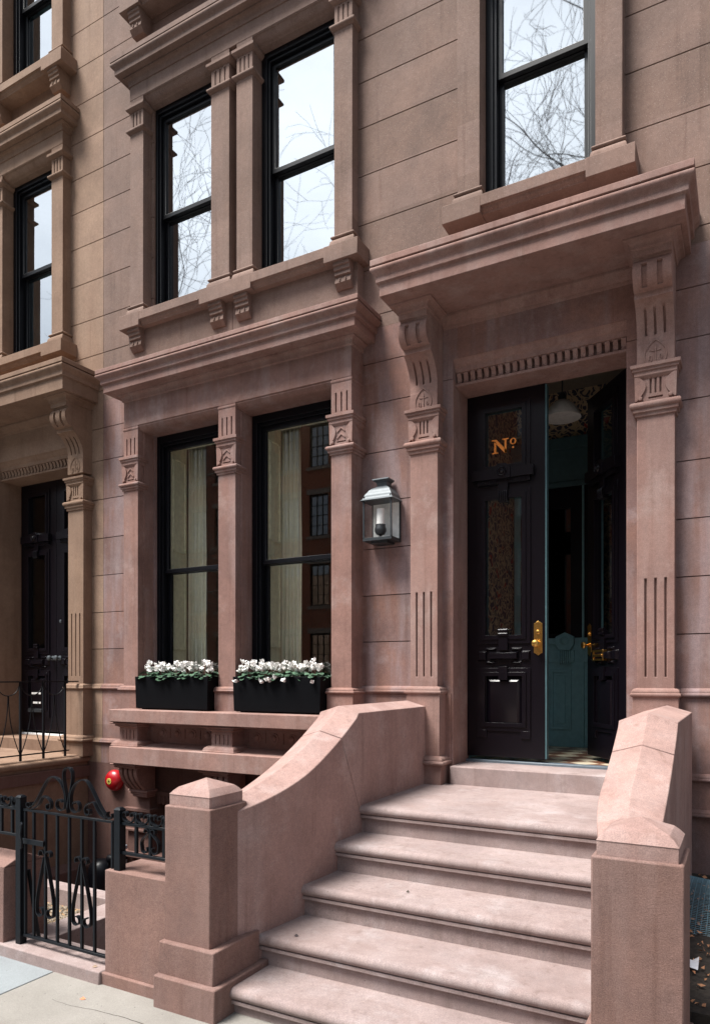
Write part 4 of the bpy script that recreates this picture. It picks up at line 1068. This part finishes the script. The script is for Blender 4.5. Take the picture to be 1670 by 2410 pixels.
def cyclamen(x, y, z, wd, seed, drop, label):
    rnd = random.Random(seed)
    t = thing('cyclamen_plant', label, 'flowering plant', (x,y,z), 'white cyclamen in the planters')
    lf = M(); st = M(); fl = M()
    for i in range(44):
        a = rnd.uniform(0,6.28); r = rnd.uniform(.0,1)**.5; s = rnd.uniform(.024,.042)
        px, py = x+wd*r*math.cos(a), y-.01+.105*r*math.sin(a)
        pz = z+rnd.uniform(.0,.05)-(.02 if r > .8 and math.sin(a) < -.3 else 0)
        tilt = rnd.uniform(.1,.7); d = Vector((math.cos(a), math.sin(a), -tilt*.7)).normalized(); u = Vector((-math.sin(a), math.cos(a), rnd.uniform(-.25,.25)))
        nrm = d.cross(u)
        P = Vector((px,py,pz))
        out_ = [P]; ring = []
        for k in range(9):
            q = -2.6+k*(5.2/8); rr = s*(1-.25*abs(q)/2.6)
            ring.append(P + d*(rr*math.cos(q)+s*.35) + u*(rr*math.sin(q)) + nrm*(-.12*s*math.cos(q*2)))
        lf.add([P]+ring, [(0,k+1,k+2) for k in range(8)])
    nf = 21
    for i in range(nf):
        a = rnd.uniform(0,6.28); r = rnd.uniform(0,1)**.6
        fx, fy = x+wd*.98*r*math.cos(a), y-.012+.085*r*math.sin(a); fz = z+rnd.uniform(.05,.145)*(1-.3*r)
        if drop and i < drop: fy = y-.118-rnd.uniform(0,.02); fz = z-rnd.uniform(-.01,.055); fx = x+rnd.uniform(-.06,.06)
        st.tube([(x+(fx-x)*.6, y+(fy-y)*.5, z), (fx*.6+(x+(fx-x)*.6)*.4, (fy+y)/2, z+(fz-z)*.6+.01), (fx,fy,fz)], .0016, 5, cap=False)
        tw = rnd.uniform(0,6.28); lean = Vector((rnd.uniform(-.5,.5), rnd.uniform(-.6,.2), 1)).normalized()
        ax = lean.cross(Vector((0,1,0.01))).normalized(); ay = lean.cross(ax)
        for k in range(5):
            q = tw+k*6.283/5+rnd.uniform(-.2,.2); rad = ax*math.cos(q)+ay*math.sin(q); tan = ax*(-math.sin(q))+ay*math.cos(q)
            L_ = rnd.uniform(.028,.042); wdt = L_*.40; fan = rnd.uniform(.25,.85)
            O = Vector((fx,fy,fz))
            rows = []
            for j, (h, ww) in enumerate(((0,.35),(.35,.85),(.7,1.0),(.95,.6),(1.08,.12))):
                c = O + lean*(L_*h*.8) + rad*(.004+L_*fan*(h**1.5)*.75)
                tws = tan*math.cos(h*.6)+rad*math.sin(h*.6)*.5
                rows += [c-tws*wdt*ww, c+tws*wdt*ww]
            fl.add(rows, [(2*j,2*j+1,2*j+3,2*j+2) for j in range(4)])
    lf.build('leaves', LEAF, t, angle=60); st.build('stems', STEM, t); fl.build('blossoms', PETAL, t, angle=70)
lab = ['leftmost white cyclamen in the left planter box', 'second white cyclamen from the left in the left planter box', 'middle white cyclamen of the left planter box', 'fourth white cyclamen from the left in the left planter box', 'rightmost white cyclamen in the left planter box']
for i in range(5): cyclamen(-4.935+i*.168, 4.955, 1.585, .095, 20+i, 0, lab[i])
lab = ['leftmost white cyclamen in the planter near the stoop', 'second white cyclamen from the left in the planter near the stoop', 'white cyclamen drooping over the front of the planter near the stoop', 'fourth white cyclamen from the left in the planter near the stoop', 'rightmost white cyclamen in the planter near the stoop']
for i in range(5): cyclamen(-3.77+i*.168, 4.955, 1.585, .098, 40+i, 4 if i == 2 else 1, lab[i])

# ------------------------------------------------------------------ wall lantern
ln_ = thing('wall_lantern', 'grey metal wall lantern with glass sides and candle sleeve', 'lantern', (-2.55,5.08,2.9))
x0, x1, y0, y1 = -2.668, -2.425, 4.992, 5.155
m = M(); t = .006
for (a, b) in ((x0,y0),(x1,y0),(x0,y1),(x1,y1)): m.box(a-t,a+t,b-t,b+t,2.69,3.01)
m.box(x0-t,x1+t,y0-t,y1+t,2.672,2.697); m.box(x0+.05,x1-.05,y0+.03,y1,2.655,2.674)
m.build('frame', LEADD, ln_, .001)
m = M(); m.rings(x0,x1,y0,y1,[(-.066,3.172),(-.062,3.170),(-.064,3.155),(-.075,3.150),(-.078,3.128)]+[(-.08+.095*((1-math.cos(t_*math.pi))/2)*.55+.0, 3.125-.045*t_) for t_ in (0,.3,.6,1)]+[(-.024,3.072)]+[(-.020+.022*math.sin(q*math.pi/2), 3.066-.045*q) for q in (0,.25,.5,.75,1)]+[(.012,3.006),(.022,2.998),(.022,2.994)])
m.rings(x0,x1,y0,y1,[(-.050,3.176),(-.048,3.166),(-.056,3.160)]); m.build('roof', LEAD, ln_, .0015)
for (xx) in (x0+.006, x1-.006):
    M().tube([(xx,y0-.004,3.01),(xx,y0-.004,3.028)], .005, 8).build('finial', LEADD, ln_)
M().box(x0+.004,x1-.004,y1-.006,y1-.001,2.70,3.0).build('reflector', simple('pale_reflector',(.85,.87,.84),.45), ln_)
m = pane_sheet(x0+.006,x1-.006,y0,2.697,3.0); m.build('pane', GC, ln_, smooth=False)
m = M().add([(x0,y0+.006,2.697),(x0,y1-.006,2.697),(x0,y1-.006,3.0),(x0,y0+.006,3.0)],[(0,1,2,3)]); m.build('pane', GC, ln_, smooth=False)
m = M().add([(x1,y0+.006,2.697),(x1,y1-.006,2.697),(x1,y1-.006,3.0),(x1,y0+.006,3.0)],[(0,1,2,3)]); m.build('pane', GC, ln_, smooth=False)
cx, cy = -2.555, 5.065
m = M(); m.lathe((cx,cy,2.80), [(.033,0),(.033,.135),(.028,.136)], 28); m.build('candle_sleeve', CANDLE, ln_)
m = M(); m.lathe((cx,cy,2.70), [(.02,0),(.045,.002),(.012,.015),(.012,.022),(.034,.032),(.046,.055),(.046,.075),(.038,.10),(.037,.108)], 28)
for k in range(16):
    a = k*math.pi/8; m.lathe((cx+.036*math.cos(a),cy+.036*math.sin(a),2.806), [(.003,-.004),(.006,0),(.003,.006)], 8)
m.build('cup', LEADD, ln_)

# ------------------------------------------------------------------ right hand side: bed, plinth, wire mesh
m = M(); m.box(-.35,3.0,W-.029,W+.2,.2,.702); m.strip(-.35,3.0,W,[(W-.03-p,z) for p,z in base_prof(.72,.67,.035)]); m.build('wall_base', STW, house)
m = M(); m.box(-.34,3.0,3.02,5.16,-.1,.30); struct(m.build('soil_bed', SOIL, None))
m = M(); m.box(-.34,3.0,2.86,3.02,-.06,.22); o = m.build('bed_kerb', DARKST, None, .01); tag(o, 'dark stone kerb of the soil bed right of the stoop', 'kerb')
m = M(); rnd = random.Random(5)
for i in range(60): pass
zf = lambda x,y: .335+.05*math.sin(3.1*y)+.02*math.sin(9*x)
for i in range(46):
    x = -.30+i*.026
    m.tube([(x,y,zf(x,y)) for y in [3.55+.1*k for k in range(14)]], .0016, 4, cap=False)
for i in range(64):
    y = 3.55+i*.0205
    m.tube([(x,y,zf(x,y)) for x in [-.30+.1*k for k in range(12)]], .0013, 4, cap=False)
o = m.build('wire_mesh', WIRE, None); tag(o, 'blue grey wire mesh lying on the soil right of the stoop', 'wire mesh')
m = M(); rnd = random.Random(8); vs = []
for i in range(5):
    for j in range(4): vs.append((-.29+i*.028, 3.42+j*.03, .315+rnd.uniform(0,.03)))
m.add(vs, [(i*4+j,(i+1)*4+j,(i+1)*4+j+1,i*4+j+1) for i in range(4) for j in range(3)]); o = m.build('paper_scrap', PAPER, None, smooth=False)
tag(o, 'crumpled white paper scrap on the soil by the right newel post', 'paper scrap')
m = M(); rnd = random.Random(11)
for i in range(500):
    x = rnd.uniform(-.32,.3); y = rnd.uniform(3.05,5.1); s = rnd.uniform(.006,.018); a = rnd.uniform(0,3.14)
    m.add([(x+s*math.cos(a),y+s*math.sin(a),.303+rnd.uniform(0,.02)),(x-s*math.sin(a)*.5,y+s*math.cos(a)*.5,.303+rnd.uniform(0,.02)),(x-s*math.cos(a),y-s*math.sin(a),.303+rnd.uniform(0,.02)),(x+s*math.sin(a)*.5,y-s*math.cos(a)*.5,.303+rnd.uniform(0,.02))],[(0,1,2,3)])
o = m.build('leaf_litter', DRYLEAF, None, smooth=False); o['kind'] = 'stuff'; o['label'] = 'brown leaf litter on the soil bed right of the stoop'

# small litter
def leafbit(x, y, z, s, a, mat, name, label, cat, grp=None):
    m = M(); m.add([(x+s*math.cos(a),y+s*math.sin(a),z+.004),(x-s*.5*math.sin(a),y+s*.5*math.cos(a),z+.012),(x-s*math.cos(a),y-s*math.sin(a),z+.003),(x+s*.5*math.sin(a),y-s*.5*math.cos(a),z+.002)],[(0,1,2,3)])
    tag(m.build(name, mat, None, smooth=False), label, cat, grp)
leafbit(-2.93,2.47,-.04,.016,.5,simple('orange_leaf',(.55,.20,.10),.8),'dry_leaf','orange dry leaf on the beige pavement','leaf')
leafbit(-3.06,2.66,.029,.015,.9,simple('tan_leaf',(.30,.21,.15),.8),'dry_leaf','tan dry leaf on the gate step','leaf')
leafbit(-2.03,3.06,.249,.013,.6,simple('dark_twig',(.04,.03,.03),.8),'twig','small dark twig on a lower step','twig')
leafbit(-1.60,3.50,.422,.010,.2,simple('dark_twig2',(.05,.04,.03),.8),'twig','small dark twig on the third step from the top','twig')

# ------------------------------------------------------------------ ground, pavement, street
m = M(); m.box(-250,250,-250,250,-1.45,-1.3); struct(m.build('ground', GND, None))
struct(M().box(-3.345,40,-2.4,2.82,-.30,-.04).build('sidewalk', CONC, None, .004)); struct(M().box(-40,-3.352,-2.4,2.655,-.30,-.04).build('sidewalk', BLUEST, None, .004))
m = M(); pts = []; rnd = random.Random(2); n = 26
for i in range(n): t = i/(n-1); pts.append((-2.35-.72*t, 2.415+.02*math.sin(t*5)+rnd.uniform(-.004,.004), -.0395))
for (a, b), q in zip(zip(pts, pts[1:]), range(n)):
    w = .0022*(1-q/n)+.0006
    m.add([(a[0],a[1]-w,a[2]),(b[0],b[1]-w,b[2]),(b[0],b[1]+w,b[2]),(a[0],a[1]+w,a[2])],[(0,1,2,3)])
o = m.build('pavement_crack', SOIL, None, smooth=False); struct(o)
m = M(); m.box(-120,120,-16.5,-2.6,-.35,-.19); struct(m.build('road', ASPH, None))

for nm, y0, y1 in (('kerb_strip',-2.6,-2.4),('kerb_strip',-16.7,-16.5),('opposite_sidewalk',-20.2,-16.7)): struct(M().box(-120,120,y0,y1,-.35,-.046).build(nm, CONC, None))
for b in ((-40,-8.6,2.66,5.2,-.3,.0),(3.0,40,2.83,5.2,-.3,.0),(-8.6,-6.0,2.66,3.65,-.3,-.02)): struct(M().box(*b).build('front_garden', SOIL, None))
m = M(); m.box(-40,-8.6,5.2,14,-.5,11); o = m.build('row_house', NB, None); tag(o, 'tan row house block continuing beyond the left edge', 'house')

# opposite side of the street (mirrored in the windows)
def row_house(x, h, mat, label):
    b = thing('row_house', label, 'house', (x,-20.4,0), 'brick row houses across the street')
    wd = 6.2; hs = []
    for fl in range(4):
        for k in range(3):
            cx = x+.75+k*1.75+.15; z = 1.6+fl*3.55
            hs.append((cx, cx+1.15, z, z+2.15))
    m = M(); m.slab(x, x+wd-.02, -.3, h, -20.4, -20.1, hs) ; m.box(x, x+wd-.02, -31, -20.65, -.3, h); m.build('wall', mat, b)
    m = M(); m.rings(x-.0,x+wd-.02,-20.0,-20.6,[(0,h),(0,h)]) if False else m.box(x,x+wd-.02,-20.5,-19.75,h-.02,h+.35); m.box(x,x+wd-.02,-20.3,-19.95,h-.5,h-.02); m.build('cornice', LIME, b)
    for (a, c, z0, z1) in hs:
        m = M(); m.box(a-.12,c+.12,-20.1,-20.02,z0-.16,z0); m.box(a-.12,c+.12,-20.1,-20.04,z1,z1+.26); s_ = m.build('window', LIME, b)
        m = M(); m.slab(a,c,z0,z1,-20.26,-20.20,[(a+.07+i*(c-a-.14)/3+.015, a+.07+(i+1)*(c-a-.14)/3-.015, z0+.07+j*(z1-z0-.14)/4+.015, z0+.07+(j+1)*(z1-z0-.14)/4-.015) for i in range(3) for j in range(4)]); m.build('sash', WHITE if (int(x) % 2) else WBLK, s_)
        m = M(); m.box(a+.02,c-.02,-20.25,-20.24,z0+.02,z1-.02); m.build('pane', GOPP, s_, smooth=False)
for i in range(9):
    row_house(-47+i*6.2, 15.6+.5*((i*7)%3), (BRK, BRK2)[i%2 if i != 4 else 0], 'red brick row house across the street, %s in its row' % (('leftmost','second from the left','third from the left','fourth from the left','middle one','fourth from the right','third from the right','second from the right','rightmost')[i]))

def tree(x, y, h, seed, label):
    rnd = random.Random(seed); t = thing('bare_tree', label, 'tree', (x,y,-.05), 'bare street trees')
    m = M(); segs = [0]
    def grow(p, d, L, r, lev):
        n = (7,7,6,5,4,3,3)[lev]; pts = [p]; rs = [r]
        q = p.copy(); dd = d.copy()
        for i in range(n):
            dd = (dd + Vector((rnd.gauss(0,.21),rnd.gauss(0,.21),rnd.gauss(.02,.17)))).normalized()
            if q.y > .9 and dd.y > -.1: dd.y = -.1; dd.normalize()
            q = q + dd*(L/n); pts.append(q.copy()); rs.append(r*(1-.42*(i+1)/n))
        m.tube(pts, rs, 8 if lev < 2 else (5 if lev < 4 else 3), cap=False); segs[0] += 1
        if lev >= 6: return
        k = (4,4,4,4,3,3)[lev] if lev < 6 else 0
        for j in range(k):
            f = rnd.uniform(.35,1) if j else 1
            i0 = min(n-1, int(f*n)); b = pts[i0]+(pts[min(n,i0+1)]-pts[i0])*(f*n-i0 if i0 < n else 0)
            side = Vector((rnd.gauss(0,1),rnd.gauss(0,1),rnd.gauss(0,.7)))
            nd_ = (dd*rnd.uniform(.5,1.0)+side.normalized()*rnd.uniform(.5,.95)+Vector((0,0,.10))).normalized()
            grow(b, nd_, L*rnd.uniform(.55,.82), max(.004, rs[i0]*rnd.uniform(.44,.66)), lev+1)
    m2 = m
    grow(Vector((x,y,-.05)), Vector((rnd.uniform(-.05,.05),rnd.uniform(-.05,.05),1)), h*.36, .20, 0)
    m.build('branches', BARK, t)
tree(-2.2,-1.8,17,11,'bare branched street tree behind the camera, nearest the stoop')
tree(-14.5,-1.7,15,12,'bare street tree behind the camera, further along the pavement')
tree(-17.5,-1.8,15,15,'bare street tree far down the pavement to the left')
tree(-15.5,-17.4,12,21,'bare street tree on the opposite pavement')

# ------------------------------------------------------------------ world, sun, camera
w = bpy.data.worlds.new('World'); scene.world = w; w.use_nodes = True
nt = w.node_tree; nt.nodes.clear(); ns = nt.nodes; ln = nt.links
SUN_EL, SUN_AZ = 63, 218   # azimuth measured from +Y clockwise
sky = ns.new('ShaderNodeTexSky'); sky.sky_type = 'NISHITA'; sky.sun_disc = False; sky.sun_elevation = R(SUN_EL); sky.sun_rotation = R(SUN_AZ)
sky.air_density = 1.0; sky.dust_density = 2.0; sky.ozone_density = 1.5
tc = ns.new('ShaderNodeTexCoord'); mp = ns.new('ShaderNodeMapping'); mp.inputs['Scale'].default_value = (1,1,2.2); ln.new(tc.outputs['Generated'], mp.inputs['Vector'])
cf = noise(ns, ln, mp.outputs[0], 1.6, 6, .6)
cm = ramp(ns, ln, cf, [(.30,(.45,.45,.45)),(.62,(.96,.96,.96))])
# overcast cloud is brighter around the veiled sun
d = Vector((math.sin(R(SUN_AZ))*math.cos(R(48)), math.cos(R(SUN_AZ))*math.cos(R(48)), math.sin(R(48))))
dp = ns.new('ShaderNodeVectorMath'); dp.operation = 'DOT_PRODUCT'; ln.new(tc.outputs['Generated'], dp.inputs[0]); dp.inputs[1].default_value = d
q1 = ns.new('ShaderNodeMath'); q1.operation = 'MAXIMUM'; ln.new(dp.outputs['Value'], q1.inputs[0]); q1.inputs[1].default_value = 0
q2 = ns.new('ShaderNodeMath'); q2.operation = 'POWER'; ln.new(q1.outputs[0], q2.inputs[0]); q2.inputs[1].default_value = 3.0
cl = mix(ns, ln, q2.outputs[0], (4.0,4.4,5.0), (25,27.6,30.5))
c = mix(ns, ln, cm, sky.outputs[0], cl)
bg = ns.new('ShaderNodeBackground'); bg.inputs['Strength'].default_value = .05; ln.new(c, bg.inputs['Color'])
wo = ns.new('ShaderNodeOutputWorld'); ln.new(bg.outputs[0], wo.inputs['Surface'])

sl = bpy.data.lights.new('sun', 'SUN'); sl.energy = 5.0; sl.angle = R(24); sl.color = (1,.96,.90)
so = bpy.data.objects.new('sun', sl); C.objects.link(so)
az, el = R(SUN_AZ), R(SUN_EL)
d = Vector((math.sin(az)*math.cos(el), math.cos(az)*math.cos(el), math.sin(el)))
so.rotation_euler = d.to_track_quat('Z', 'Y').to_euler()

cam = bpy.data.cameras.new('camera'); co = bpy.data.objects.new('camera', cam); C.objects.link(co)
co.location = (0,0,1.6); co.rotation_euler = (R(90),0,R(28.83))
cam.sensor_fit = 'HORIZONTAL'; cam.sensor_width = 36; cam.lens = 36*1665/1670; cam.shift_y = (1590-1205)/1670
cam.clip_start = .05; cam.clip_end = 1000
scene.camera = co
scene.render.engine = 'CYCLES'
scene.view_settings.view_transform = 'Standard'; scene.view_settings.look = 'None'; scene.view_settings.exposure = 1.0; scene.view_settings.gamma = 1
scene.cycles.max_bounces = 8; scene.cycles.diffuse_bounces = 5; scene.cycles.transparent_max_bounces = 16
